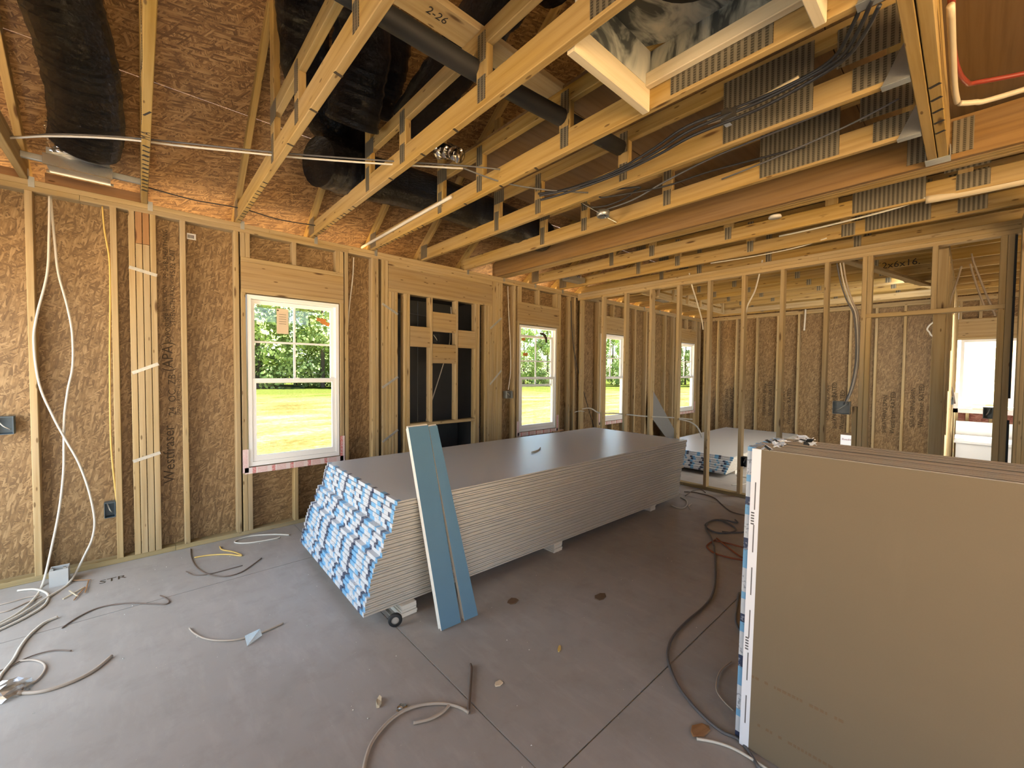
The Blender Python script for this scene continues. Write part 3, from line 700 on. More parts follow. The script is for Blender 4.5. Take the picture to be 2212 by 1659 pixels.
# stamps on the roof deck
def on_roof(x, y, dn=-.0015): return (x, y+dn*0, zs(y)-.0015)
for s, sz, x, y in (('APA', .075, .44, 4.02), ('MILL 1234', .03, .42, 4.10), ('16 OC', .05, .075, 3.85), ('RATED SHEATHING', .03, .10, 3.93), ('DECK EDGE SPACING', .035, .86, 4.05), ('EXPOSURE 1', .035, .90, 4.12)):
    text(rf, 'mill_stamp', s, sz, on_roof(x, y), (1,0,0), (0,-ca,sa), M['ink_faint'] if sz < .06 else M['ink'])
tube_pts = []
sf = struct(empty('ceiling', (3.6, 1, 3.15)), 'plywood attic subfloor panels above the trusses')
for ya, yb, xa, xb in ((2.95, 1.73, 1.86, 4.30), (2.95, 1.73, 4.30, 6.74), (2.95, 1.73, 6.74, 9.98), (1.73, .51, 1.86, 3.08), (1.73, .51, 3.08, 5.52), (1.73, .51, 5.52, 7.96), (1.73, .51, 7.96, 9.98),
                       (.51, -.71, 1.86, 4.30), (.51, -.71, 4.30, 6.74), (.51, -.71, 6.74, 9.98), (-.71, -4.0, 1.86, 5.4), (-.71, -4.0, 5.4, 9.98), (.30, -4.0, -2.5, 1.86)):
    panel(sf, 'subfloor_panel', (xa+.003, yb+.003, 3.146), (1,0,0), (0,1,0), xb-xa-.006, ya-yb-.006, .018, M['ply'])
    if xa == 3.08: text(sf, 'mill_stamp', 'APA RATED', .05, (xa+.3, yb+.35, 3.1445), (1,0,0), (0,-1,0), M['ink_faint'])
TR = M['truss']
def plate(parent, x, ya, yb, za, zb, name='nail_plate'):     # pressed steel connector plate on the -X face
    o = box(parent, name, x-.0022, x, ya, yb, za, zb, M['plate']); return o
ORD = {1: 'truss at the far left picture edge', 2: 'truss straight above the camera with black lumber marks', 3: 'second full truss from the left, its chord striped with ink ticks',
       4: 'truss passing left of the grey return-air box', 5: 'truss passing right of the grey return-air box', 6: 'truss carrying the bundle of black cables',
       7: 'last truss before the laminated beam', 9: 'first truss beyond the laminated beam', 10: 'last truss before the stud partition',
       11: 'first truss over the bedroom', 12: 'second truss over the bedroom', 13: 'third truss over the bedroom, marked 2x6x16', 14: 'fourth truss over the bedroom',
       15: 'fifth truss over the bedroom', 16: 'sixth truss over the bedroom', 17: 'seventh truss over the bedroom', 18: 'last truss over the bedroom, by the far wall'}
BC = .127
for i in range(1, 19):
    if i == 8: continue                      # the laminated beam stands here
    xl = .030+.6096*(i-2)
    x1 = xl+.038
    t = tag(empty('roof_truss', (xl+.019, D, H)), 'pine roof '+ORD[i], 'truss', 'pine roof trusses')
    yend = .209 if 4 <= i <= 7 else (-3.88)
    bc = board(t, 'bottom_chord', xl, x1, yend, 4.40, H, H+BC, TR)
    # top chord and heel
    za, ze = zs(4.80), zs(.2)
    hh = .089/math.cos(ANG)
    beam(t, 'top_chord', (xl+.019, 4.72, zs(4.72)-hh/2), (xl+.019, 0.0, zs(0.0)-hh/2), .038, .089, TR)
    if i != 7 and i < 11: plate(t, xl, 4.20, 4.34, H+.02, H+.17)
    if i >= 1:
        board(t, 'upper_chord', xl, x1, max(yend, -3.88), 2.915, 3.055, 3.144, TR)
        board(t, 'knee_post', xl, x1, 2.917, 3.006, H+BC, zs(3.0)-hh, TR)
        for yb in (2.43, 1.62, .81):
            if yb > yend+.1:
                board(t, 'web_block', xl, x1, yb-.042, yb+.042, H+BC, 3.055, TR)
                if yb < 1 and 4 <= i <= 10: continue
                plate(t, xl, yb-.030, yb+.030, 2.955+(.03 if i > 3 else 0), 3.12); plate(t, xl, yb-.030, yb+.030, 2.80, 2.915)
        plate(t, xl, 2.86, 3.0, 3.03, 3.14); plate(t, xl, 2.935, 2.99, 2.79, 2.96)
    if 4 <= i <= 10:
        zt = 2.885 if i < 6 else 3.12
        yq = .0 if i < 8 else -.30
        plate(t, xl, .55+yq, .97+yq, 2.785, zt); 
        if i in (6, 7, 9, 10):
            plate(t, xl, .24+yq, .46+yq, 2.93, 3.11); plate(t, xl, .24+yq, .40+yq, 2.79, 2.90)
            board(t, 'end_post', xl-.0, x1, yend+.0 if i < 8 else .02, (yend if i < 8 else .02)+.075, H+BC, 3.055, TR)
    if i == 2:     # black marks on the underside
        for k in range(12): beam(t, 'ink_tick', (xl+.004, 4.0-.072*k, H-.0006), (x1-.004, 4.0-.072*k+.014, H-.0006), .016 if k % 3 else .026, .0012, M['ink'])
        text(t, 'ink_letters', 'M A', .06, (xl+.034, 3.12, H-.0008), (0,-1,0), (-1,0,0), M['ink'])
        beam(t, 'ink_tick', (xl+.006, 2.83, H-.0006), (x1-.006, 2.77, H-.0006), .010, .0012, M['ink'])
    if i in (3, 4, 5):
        for k in range(12):
            yy = 4.22-.085*k-(.02 if k % 3 else 0)
            beam(t, 'ink_tick', (xl+.006, yy, H-.0006), (x1, yy+.014, H-.0006), .013, .0012, M['ink'])
        for yy in (2.62, 2.20, 1.86): beam(t, 'ink_tick', (xl, yy, H-.0006), (x1, yy+.01, H-.0006), .016, .0012, M['ink_faint'])
    if i == 10: plate(t, xl, .74, .84, 2.775, 2.885, 'square_plate')
    if i == 13: text(t, 'handwriting', '2x6x16.', .105, (xl-.0015, .75, H+.004), (0,-1,0), (0,0,1), M['ink'])
    if i == 15: text(t, 'handwriting', 'II', .085, (xl-.0015, .60, H+.01), (0,-1,0), (0,0,1), M['ink'])
# eave fascia
fa = struct(empty('trim_1', (3.8, 4.72, 2.7)), 'rough sub-fascia board along the roof eave')
board(fa, 'fascia', -2.9, 3.8, 4.722, 4.76, zs(4.72)+.0, zs(4.72)+.08, ST); board(fa, 'fascia', 3.802, 10.5, 4.722, 4.76, zs(4.72)+.0, zs(4.72)+.08, ST)

# laminated beam and hung girder
lv = tag(empty('laminated_beam', (3.68, 2, H)), 'deep laminated wood beam spanning the room, made of four plies', 'beam')
for k in range(4):
    board(lv, 'beam_ply', 3.60+k*.0445, 3.60+k*.0445+.0437, -3.88, 4.40, H, H+.241, M['lvl'] if k == 0 else TR)
gd = tag(empty('girder_joist', (2.2, .16, H)), 'doubled girder joist overhead hung on the laminated beam', 'joist')
board(gd, 'girder_ply', .2, 3.588, .163, .205, H, H+.235, TR); board(gd, 'girder_ply', .2, 3.588, .117, .159, H, H+.235, TR)
for k in range(5): beam(gd, 'ink_tick', (2.62+.13*k, .120, H-.0006), (2.64+.13*k, .157, H-.0006), .018, .0012, M['ink'])
hg = tag(empty('beam_hanger', (3.57, .16, H)), 'perforated steel hanger holding the doubled girder at the beam', 'hanger')
multibox(hg, 'hanger_seat', [(3.51,3.599,.108,.214,H-.006,H-.001),(3.51,3.599,.108,.112,H,H+.06),(3.51,3.599,.210,.214,H,H+.06)], M['galv'])
box(hg, 'hanger_flange', 3.5945,3.599,.216,.30,H+.03,H+.22, M['plate']); box(hg, 'hanger_flange', 3.5945,3.599,.02,.106,H+.03,H+.22, M['plate'])
for i in (4, 5, 6, 7):
    xl = .030+.6096*(i-2)
    h = tag(empty('joist_hanger', (xl+.019, .21, H)), 'steel hanger at the girder end of the '+ORD[i], 'hanger', 'truss hangers on the girder')
    multibox(h, 'hanger_seat', [(xl-.003,xl+.041,.206,.30,H-.005,H-.001)], M['galv'])
    for a in (xl-.006, xl+.0385):
        o = mesh_obj('hanger_side', [(0,.09,0),(0,0,0),(0,0,.16),(0,.02,.16),(.003,.09,0),(.003,0,0),(.003,0,.16),(.003,.02,.16)], [(0,1,2,3),(7,6,5,4),(0,4,5,1),(1,5,6,2),(2,6,7,3),(3,7,4,0)], M['galv'], h)
        o.location = rel(h, (a, .206, H-.003))
# catwalk board and black pipe in the attic
cb_ = tag(board(None, 'catwalk_board', -.6, 1.88, 1.64, 1.79, 3.146, 3.184, ST), 'wide plank laid across the truss chords in the dark attic', 'plank')
text(cb_, 'ink_letters', '2-26', .06, Vector((0,0,0)), (1,0,0), (0,-1,0), M['ink']).location = (.36, .01, -.0205)
pp = tube('black_pipe', [(-.4, 1.70, 2.99), (.6, 1.695, 2.99), (1.4, 1.68, 2.985), (2.4, 1.60, 2.985)], .048, M['rubber'], None, 12, 4)
tag(pp, 'long black insulated pipe running through the truss webs', 'pipe')
# room-2 tray ceiling ladder frames
ty = tag(empty('tray_frame', (7.6, 3.2, H)), 'ladder of boards framing the bedroom tray ceiling', 'ceiling frame')
for z in (2.66, 2.79): board(ty, 'frame_board', 5.6, 8.70, 3.30, 3.338, z, z+.089, ST)
for z in (2.66, 2.79): board(ty, 'frame_board', 8.66, 8.698, .30, 3.298, z, z+.089, ST)
for k in range(6): board(ty, 'frame_block', 6.0+.5*k, 6.038+.5*k, 3.26, 3.298, 2.67, 2.87, ST)
beam(ty, 'diagonal_board', (5.75, .95, H-.03), (8.6, .34, H-.03), .089, .038, ST)

# ------------------------------------------------------------------ ducts
def roofp(px): return px
def flex(name, pts, r, label, wr=.07, mat='duct', sides=20):
    rnd = random.Random(hash(name) % 999 + len(pts))
    return tag(tube('flex_duct', pts, r, M[mat], None, sides, 10, lambda t, i: 1+wr*(rnd.random()-.5)), label, 'duct', 'black flexible air ducts')
flex('a', [(-0.2404,3.9256,2.9565),(-0.2176,3.7928,3.0481),(-0.2214,3.5891,3.1886),(-0.2424,3.406,3.315),(-0.2893,3.2049,3.4537),(-0.3335,3.0654,3.55)], .172, 'shiny black flexible duct rising from the boot in the upper left', .05)
bt = tag(empty('duct_boot', (-.27, 4.0, 2.85)), 'galvanized register boot with foil collar on a rail at upper left', 'duct boot')
multibox(bt, 'boot_body', [(-.42,-.13,3.98,4.12,2.79,2.90)], M['galv'])
multibox(bt, 'boot_lip', [(-.435,-.115,3.965,3.98,2.785,2.80),(-.435,-.115,4.12,4.135,2.785,2.80),(-.435,-.115,3.965,3.975,2.80,2.855)], M['bright_metal'])
tag(tube('foil_collar', [(-.27, 4.05, 2.90), (-.275, 4.03, 2.98), (-.275, 3.99, 3.06)], .15, M['foil'], bt, 18, 6, lambda t, i: 1+.06*math.sin(i*2.1)), 'crumpled foil collar')
rl = tag(board(None, 'hanger_rail', -.545, .03, 4.085, 4.112, 2.835, 2.875, M['galv']), 'galvanized hanger rail between the first two trusses at upper left', 'rail')
flex('b', [(0.7278,2.6522,3.7865),(0.7869,2.8266,3.6661),(0.8551,3.0283,3.527),(0.9986,3.2119,3.4003),(1.1865,3.3259,3.3216),(1.395,3.389,3.2781)], .15, 'black flexible duct hanging behind the second and third trusses', .12)
fo = tag(tube('foil_joint', [(1.3205,3.3455,3.2717),(1.4016,3.4055,3.2303),(1.4807,3.4528,3.1976)], .085, M['foil'], None, 14, 6, lambda t, i: .8+.14*math.sin(i*1.7)**2), 'crumpled silver foil joint at a duct end behind the trusses', 'foil wrap')
flex('c', [(1.3078,2.6013,3.8216),(1.3592,2.7736,3.7027),(1.3903,2.95,3.581),(1.385,3.0988,3.4783)], .11, 'narrow black duct dropping behind the knee posts', .14)
flex('d', [(1.0,3.25,3.02),(1.3,3.35,3.06),(1.8,3.32,3.08),(2.3,3.28,3.06),(2.9,3.30,3.05),(3.5,3.35,3.05)], .17, 'thick black duct lying across the chords beyond the knee posts', .06)
flex('e', [(.35,2.1,3.75),(.75,2.2,3.65),(.98,2.4,3.5),(1.04,2.6,3.3),(1.06,2.75,3.1)], .16, 'black duct sagging in the attic above the third truss', .12)
flex('f', [(1.35,1.25,3.5),(1.5,1.9,3.5),(1.55,2.45,3.45),(1.55,2.85,3.35)], .15, 'black duct leaving the return-air box towards the eave', .12)
flex('g', [(.1,.9,3.50),(.75,1.15,3.48),(1.2,1.35,3.5),(1.6,1.42,3.5)], .17, 'dusty duct in the attic beside the plank', .10)
tag(tube('foil_joint', [(1.62,2.62,3.07),(1.66,2.52,3.05),(1.70,2.44,3.0)], .06, M['foil'], None, 12, 6, lambda t, i: .75+.15*math.sin(i*1.9)**2), 'small silver foil joint between the truss webs', 'foil wrap')
b2 = tag(empty('duct_boot', (4.66, 4.0, 2.8)), 'galvanized boot with foil collar near the partition corner', 'duct boot')
multibox(b2, 'boot_body', [(4.50,4.86,3.80,3.93,2.79,2.86)], M['galv']); tag(tube('foil_collar', [(4.72,3.9,2.86),(4.72,3.88,3.0)], .11, M['foil'], b2, 14, 4), 'crumpled foil collar')
b3 = tag(multibox(None, 'duct_boot', [(7.0,7.5,3.75,3.9,2.80,2.88),(6.8,7.7,3.82,3.85,2.83,2.86)], M['galv']), 'galvanized boot above the bedroom behind the partition', 'duct boot')

# return-air box: mastic-smeared sheet metal with a round hole
ra = tag(empty('return_air_box', (1.58, .74, H)), 'grey mastic-coated return-air box with a round hole between two trusses', 'duct box')
BX0, BX1, BY0, BY1, BZ = 1.292, 1.856, .42, 1.075, H+.27; B0_ = H+.10
hole = bmesh.new()
cx, cy, R_ = 1.56, .70, .215; n = 32
inner = [hole.verts.new((cx+R_*math.cos(2*math.pi*k/n), cy+R_*math.sin(2*math.pi*k/n), BZ)) for k in range(n)]
outer = []
for k in range(n):
    a = 2*math.pi*k/n; dx, dy = math.cos(a), math.sin(a)
    tx = ((BX1-cx) if dx > 0 else (BX0-cx))/dx if abs(dx) > 1e-6 else 1e9
    ty_ = ((BY1-cy) if dy > 0 else (BY0-cy))/dy if abs(dy) > 1e-6 else 1e9
    t_ = min(tx, ty_); outer.append(hole.verts.new((cx+dx*t_, cy+dy*t_, BZ)))
for k in range(n): hole.faces.new((inner[k], inner[(k+1)%n], outer[(k+1)%n], outer[k]))
up = [hole.verts.new((v_.co.x, v_.co.y, BZ+.30)) for v_ in inner]
me = bpy.data.meshes.new('box_top'); 
for v_ in hole.verts: v_.co -= Vector(ra.location)
hole.to_mesh(me); me.materials.append(M['mastic']); o = link(bpy.data.objects.new('box_top', me), ra); o.modifiers.new('thick', 'SOLIDIFY').thickness = .004
tag(tube('duct_collar', [(cx, cy, BZ), (cx, cy, BZ+.35)], R_, M['rubber'], ra, 32, 2, straight=True), 'black round duct collar')
for nm, vs in (('side_panel', [(BX0,BY0,B0_),(BX0,BY1,B0_),(BX0,BY1,BZ),(BX0,BY0,BZ)]), ('side_panel', [(BX1,BY1,B0_),(BX1,BY0,B0_),(BX1,BY0,BZ),(BX1,BY1,BZ)]),
               ('end_panel', [(BX0,BY1,B0_),(BX1,BY1,B0_),(BX1,BY1,BZ),(BX0,BY1,BZ)]), ('end_panel', [(BX1,BY0,B0_),(BX0,BY0,B0_),(BX0,BY0,BZ),(BX1,BY0,BZ)])):
    cxy = Vector(vs[0]); o = mesh_obj(nm, [tuple(Vector(q)-cxy) for q in vs], [(0,1,2,3)], M['mastic'], ra); o.location = rel(ra, cxy); o.modifiers.new('thick', 'SOLIDIFY').thickness = .004
board(ra, 'frame_block', BX0-.001, BX1+.002, BY1+.002, BY1+.040, H-.012, B0_+.03, M['mastic_wood'])
board(ra, 'frame_block', BX0, BX1, BY0-.040, BY0-.002, H-.012, B0_+.03, M['mastic_wood'])
board(ra, 'frame_strip', BX1-.040, BX1-.003, BY0, BY1, B0_-.012, B0_+.05, M['mastic_wood'])
board(ra, 'frame_strip', BX0+.002, BX0+.022, BY0, BY1, B0_-.012, B0_+.03, M['mastic_wood'])

# ------------------------------------------------------------------ ceiling cables, pipes, fixture boxes
def wire(name, pts, r, mat, label, cat='cable', group=None, sides=6, n=6):
    return tag(tube(name, pts, r, M[mat], None, sides, n), label, cat, group)
wire('electrical_cable', [(-0.6708,3.9494,2.84),(-0.5046,3.7751,2.84),(-0.3408,3.6033,2.84),(-0.0616,3.3831,2.84),(0.2273,3.2234,2.84),(0.4879,3.0674,2.84),(0.761,2.9038,2.84),(1.1364,2.6495,2.84),(1.6205,2.2982,2.84)], .006, 'white_cable', 'white cable strung across the trusses from the upper left', group='cables strung across the trusses')
wire('electrical_cable', [(-0.6656,3.9216,2.852),(-0.508,3.8012,2.852),(-0.3409,3.6069,2.852),(-0.0615,3.3862,2.852),(0.2263,3.206,2.852),(0.4863,3.0561,2.852),(0.7566,2.8862,2.852),(1.1291,2.6325,2.852),(1.6131,2.2878,2.852),(1.8253,2.1585,2.852)], .005, 'grey_cable', 'grey cable strung beside the white one across the trusses', group='cables strung across the trusses')
wire('electrical_cable', [(1.62,2.31,2.85),(1.9,2.2,2.80),(2.2,2.05,2.79),(2.45,1.9,2.80)], .005, 'grey_cable', 'short grey cable sagging between the fifth and sixth trusses')
wire('thin_wire', [(.05,4.20,2.86),(.35,4.19,2.84),(.66,4.18,2.855),(.95,4.17,2.83),(1.27,4.16,2.85)], .0045, 'black_cable', 'thin black wire running along above the window wall plate', 'wire')
for k, (lab, off) in enumerate((('lowest', 0), ('middle', .028), ('uppermost', .05))):
    wire('black_cable', [(p[0]+off*.3*(1 if k else .2), p[1]+.02*k, p[2]+off+.012*math.sin(j*1.3+k)) for j, p in enumerate([(2.1869,2.1249,2.74),(2.2542,1.9114,2.74),(2.2678,1.542,2.74),(2.2119,1.2272,2.74),(2.1614,0.993,2.74),(2.1926,0.7001,2.74),(2.1584,0.477,2.74),(2.0916,0.3579,2.74),(1.9624,0.2828,2.74),(1.8609,0.2367,2.74)])], .0075, 'black_cable', lab+' of the three black cables draped along the ceiling', group='black cables draped along the ceiling')
wire('cable_loop', [(2.50,2.12,2.86)]+[(2.62+.13*math.sin(a*.55),1.78-.16*math.cos(a*.55)+.02*a,2.80+.01*math.sin(a)) for a in range(0,12)]+[(2.8,1.5,2.82),(2.9,1.2,2.86),(3.0,.7,2.86)], .006, 'black_cable', 'black cable coiled in two loops beside the fixture box')
wire('grey_cable', [(2.85,2.06,2.82),(2.8,1.75,2.80),(2.75,1.45,2.83),(2.72,1.1,2.86),(2.70,.6,2.87),(2.66,.3,2.88)], .006, 'grey_cable', 'grey cable leading from the fixture box along the ceiling')
wire('grey_cable', [(3.05,1.2,2.85),(2.98,.9,2.84),(2.92,.5,2.86),(2.9,.28,2.9)], .005, 'grey_cable', 'thin grey cable beside the seventh truss plate')
tag(tube('vent_pipe', [(1.845,4.58,2.8474),(1.845,3.972,2.8511),(1.845,3.4903,2.8586),(1.845,3.0852,2.8611),(1.845,2.772,2.8623)], .014, M['white_cable'], None, 10, 3), 'white plastic pipe strapped along a truss towards the eave', 'pipe')
fx = tag(empty('fixture_box', (2.84, 2.05, 2.79)), 'octagonal metal ceiling box on a bar hanger between two trusses', 'ceiling box')
beam(fx, 'bar_hanger', (2.535, 2.02, 2.790), (2.815, 2.045, 2.786), .006, .022, M['bright_metal']); beam(fx, 'bar_hanger', (2.865, 2.05, 2.786), (3.125, 2.075, 2.790), .006, .022, M['bright_metal'])
bx = lathe('box_body', [(.0, .045), (.052, .045), (.052, 0), (.047, 0), (.047, .040), (0, .040)], M['galv'], fx, 8); bx.location = rel(fx, (2.84, 2.047, 2.765))
for dx in (-.02, .01): tube('wire_tail', [(2.84+dx, 2.047, 2.80), (2.845+dx, 2.04, 2.775), (2.835+dx*1.5, 2.03, 2.752)], .003, M['bright_metal'], fx, 5, 4)
rc = lathe('smoke_detector_base', [(0, 0), (.045, 0), (.045, .012), (.04, .02), (0, .02)], M['white_cable'], None, 20); rc.location = (3.8158,1.0826,2.742); tag(rc, 'round white fixture base under the beam near the ceiling', 'fixture base')
wire('red_pipe', [(1.9,.085,2.99),(2.284,.085,2.91),(2.65,.082,2.87),(2.9,.05,2.87),(3.02,.0,2.90),(3.2,-.25,2.93)], .011, 'red_pex', 'red plastic water pipe curving down beside the doubled girder', 'pipe', sides=10)
wire('cream_pipe', [(2.2,.083,2.83),(2.75,.083,2.81),(2.93,.075,2.80)], .012, 'cpvc', 'cream plastic pipe running beside the doubled girder', 'pipe', sides=10)
wire('cream_pipe', [(2.95,.068,2.80),(2.99,.02,2.80),(3.02,-.07,2.80),(3.05,-.6,2.81)], .012, 'cpvc', 'cream plastic pipe turning right at the hanger', 'pipe', sides=10)
wire('cream_pipe', [(4.32,.25,2.78),(4.33,.0,2.775),(4.34,-.6,2.775)], .03, 'cpvc', 'thick cream pipe under the ceiling at the right edge', 'pipe', sides=12)
wire('electrical_cable', [(4.55,1.25,2.80),(4.45,.9,2.775),(4.35,.45,2.77),(4.3,.25,2.79)], .008, 'white_cable', 'white cable dropping towards the thick cream pipe')
wire('electrical_cable', [(4.95,2.05,2.765),(4.97,1.6,2.76),(4.95,1.2,2.765),(4.9,.95,2.79)], .006, 'white_cable', 'white cable sagging under the last truss by the partition')
wire('short_conduit', [(2.22,.95,2.80),(2.22,.82,2.79),(2.22,.55,2.82)], .013, 'cpvc', 'short white conduit beside the big nail plate', 'pipe')
cl = tag(multibox(None, 'conduit_clip', [(2.185,2.25,.84,.87,2.75,2.81),(2.185,2.20,.80,.84,2.75,2.80)], M['bright_metal']), 'bent metal conduit clip hanging below the ceiling', 'clip')

# ------------------------------------------------------------------ wall cables and boxes
wire('white_cable', [(-0.4391,4.2682,2.6688),(-0.4456,4.2682,2.4282),(-0.4594,4.2682,2.1417),(-0.5111,4.2682,1.8515),(-0.5292,4.2682,1.6618),(-0.5095,4.2682,1.378),(-0.4496,4.2682,1.1511),(-0.3932,4.2682,0.9831),(-0.3328,4.2682,0.8096),(-0.2852,4.2682,0.5992),(-0.2603,4.2682,0.389),(-0.2721,4.2682,0.2546),(-0.3094,4.2682,0.1453)]+[(-0.3797,4.1198,0.012),(-0.4654,3.9323,0.012),(-0.5566,3.7587,0.012),(-0.6715,3.629,0.012)], .0075, 'white_cable', 'white cable looping wide down the left wall to the floor')
wire('white_cable', [(-0.4369,4.2882,2.6755),(-0.4229,4.2882,2.3746),(-0.4095,4.2882,2.1533),(-0.3714,4.2882,1.9321),(-0.3501,4.2882,1.7378),(-0.3519,4.2882,1.5072),(-0.3774,4.2882,1.3425),(-0.3988,4.2882,1.1459),(-0.4046,4.2882,0.9487),(-0.4103,4.2882,0.7512),(-0.435,4.2882,0.491),(-0.4748,4.2882,0.2367)]+[(-0.5125,4.2032,0.012),(-0.5277,3.9304,0.012),(-0.577,3.7766,0.012),(-0.6636,3.6766,0.012)], .0075, 'white_cable', 'white cable hanging straighter down the left wall to the floor')
wire('tan_cable', [(-0.1849,4.3482,2.6912),(-0.1757,4.3482,2.5098),(-0.1542,4.3482,2.3086),(-0.1538,4.3482,2.0324),(-0.163,4.3482,1.6148),(-0.1685,4.3482,1.1249),(-0.1655,4.3482,0.8425),(-0.1436,4.3482,0.4651)], .006, 'yellow_cable', 'tan cable stapled down to the small wall outlet box')
wire('white_cable', [(1.6788,4.3382,2.6663),(1.6682,4.3382,2.4537),(1.6334,4.3382,2.1616),(1.613,4.3382,1.8723),(1.616,4.3382,1.4877),(1.6047,4.3382,1.1014),(1.613,4.3382,0.8095)], .006, 'white_cable', 'white cable running down beside the large window frame')
wire('white_cable', [(3.8267,4.3382,2.6757),(3.8481,4.3382,2.2801),(3.8783,4.3382,1.8941),(3.8911,4.3382,1.5037),(3.8503,4.3382,1.2299)], .006, 'white_cable', 'white cable dropping to the switch box by the second window')
wire('black_wire', [(5.1354,4.2982,2.6217),(5.1799,4.2982,2.1085),(5.2822,4.2982,1.6643),(5.5111,4.2982,1.1287),(5.8192,4.2982,0.4794)], .006, 'black_cable', 'black wire slanting down in the room corner', 'wire')
wire('black_wire', [(5.2355,4.3082,2.2623),(5.2857,4.3082,1.5136),(5.4794,4.3082,0.8971)], .004, 'black_cable', 'thin dark wire beside the room corner post', 'wire')
wire('white_cable', [(5.315,4.7027,0.6551),(5.315,4.5691,0.7541),(5.315,4.4283,0.7892),(5.315,4.2537,0.8492),(5.315,4.1403,0.8505)], .008, 'white_cable', 'white cable tail arching out at the corner post')
wire('white_cable', [(5.395,4.27,0.8738),(5.395,4.0823,0.9027),(5.395,3.9005,0.8425),(5.395,3.6015,0.8596),(5.395,3.1332,0.8577),(5.395,2.7141,0.875),(5.395,2.4272,0.8762)], .010, 'white_cable', 'long white cable threaded level through the partition studs')
wire('white_cable', [(5.395,2.6158,0.8649),(5.395,2.4448,0.8377),(5.395,2.3459,0.7687),(5.395,2.2957,0.6537)], .009, 'white_cable', 'white cable bending down behind a partition stud')
wire('white_cable', [(5.395,2.5062,2.8013),(5.395,2.4655,2.6259),(5.395,2.4006,2.425),(5.395,2.3296,2.1791),(5.395,2.309,2.0468)], .009, 'white_cable', 'white cable slanting from the plate to the partition stud on the left')
wire('white_cable', [(5.395,1.6466,2.8054),(5.395,1.6764,2.6395),(5.395,1.7208,2.452),(5.395,1.792,2.2972),(5.395,1.8285,2.1244)], .009, 'white_cable', 'white cable slanting the other way between partition studs')
wire('white_cable', [(9.93,2.2332,2.779),(9.93,2.2368,2.6131),(9.93,2.2458,2.3545)], .016, 'white_cable', 'short white cable end hanging from the far bedroom wall plate')
for k, (mt, lab) in enumerate((('grey_cable', 'dark grey cable dropping to the triple switch box'), ('white_cable', 'white cable dropping to the triple switch box'), ('tan_cable', 'tan cable dropping to the triple switch box'))):
    base = [(5.385,0.9499,2.6364),(5.385,0.9142,2.4356),(5.385,0.8565,2.2387),(5.385,0.801,2.092),(5.385,0.7753,1.8099),(5.385,0.7763,1.576),(5.385,0.8068,1.34),(5.385,0.8547,1.1759)]
    wire('switch_cable', [(p[0]+.004*k, p[1]-.014*k*(1.8-1.4*j/7), p[2]) for j, p in enumerate(base)], .007, mt, lab)
wire('white_cable', [(9.5,0.2573,2.4093),(9.5,0.4142,2.3272),(9.5,0.4748,2.2349),(9.5,0.4466,2.1732),(9.5,0.4133,2.1115),(9.5,0.2453,1.985)], .012, 'white_cable', 'white cable kink sticking out beside the bathroom wall')
for lab, pts in (('left of the three cables crossing above the doorway', [(6.74,0.0892,2.6883),(6.74,0.1162,2.5407),(6.74,0.1534,2.3671),(6.74,0.1718,2.2664)]), ('middle of the three cables crossing above the doorway', [(6.74,0.0247,2.7016),(6.74,-0.0141,2.5202),(6.74,-0.0592,2.3398),(6.74,-0.0884,2.2373)]), ('right of the three cables crossing above the doorway', [(6.74,0.0177,2.8102),(6.74,-0.002,2.7066),(6.74,-0.0541,2.5139),(6.74,-0.1052,2.3339),(6.74,-0.1693,2.121)])):
    wire('white_cable', pts, .009, 'tan_cable', lab)
wire('grey_cable', [(8.9,0.247,1.5559),(8.9,0.2136,1.3843),(8.9,0.1637,1.283),(8.9,0.1295,1.066)], .012, 'brown_cable', 'dark cable dropping to the bathroom outlet box')

def ebox(name, x0, x1, y0, y1, z0, z1, mat, label, open_axis='y'):
    e = tag(empty(name, ((x0+x1)/2, (y0+y1)/2, z0)), label, 'electrical box')
    t = .004
    if open_axis == 'y': bs = [(x0,x1,y1-t,y1,z0,z1),(x0,x0+t,y0,y1-t,z0,z1),(x1-t,x1,y0,y1-t,z0,z1),(x0+t,x1-t,y0,y1-t,z0,z0+t),(x0+t,x1-t,y0,y1-t,z1-t,z1)]
    else: bs = [(x1-t,x1,y0,y1,z0,z1),(x0,x1-t,y0,y0+t,z0,z1),(x0,x1-t,y1-t,y1,z0,z1),(x0,x1-t,y0+t,y1-t,z0,z0+t),(x0,x1-t,y0+t,y1-t,z1-t,z1)]
    multibox(e, 'box_shell', bs, mat)
    if open_axis == 'y': tube('wire_tail', [(x0+.015,y1-.02,z1-.01),((x0+x1)/2,y0+.015,(z0+z1)/2),(x1-.02,y1-.02,z0+.03)], .004, M['white_cable'], e, 5, 4)
    else: tube('wire_tail', [(x1-.02,y0+.015,z1-.01),(x0+.015,(y0+y1)/2,(z0+z1)/2),(x1-.02,y1-.02,z0+.03)], .004, M['white_cable'], e, 5, 4)
    return e
ebox('outlet_box', -.212, -.150, D+.005, D+.07, .36, .475, M['blue_plastic'], 'small blue-grey outlet box low on the left wall')
ebox('outlet_box', -.735, -.637, D+.005, D+.07, 1.04, 1.16, M['blue_plastic'], 'dark outlet box cut by the left picture edge')
ebox('switch_box', 3.80, 3.905, D-.01, D+.07, 1.11, 1.215, M['grey_plastic'], 'grey switch box on the stud left of the second window')
ebox('outlet_box', XP+.0, XP+.07, 1.745, 1.803, .375, .49, M['rubber'], 'black outlet box low on a partition stud', 'x')
ebox('switch_box', XP+.0, XP+.07, .80, .94, 1.08, 1.21, M['grey_plastic'], 'grey triple switch box on the partition beside the doorway', 'x')
ebox('outlet_box', 8.85, 8.92, .14, .24, 1.05, 1.17, M['grey_plastic'], 'grey outlet box on the bathroom wall left of the bright window', 'x')
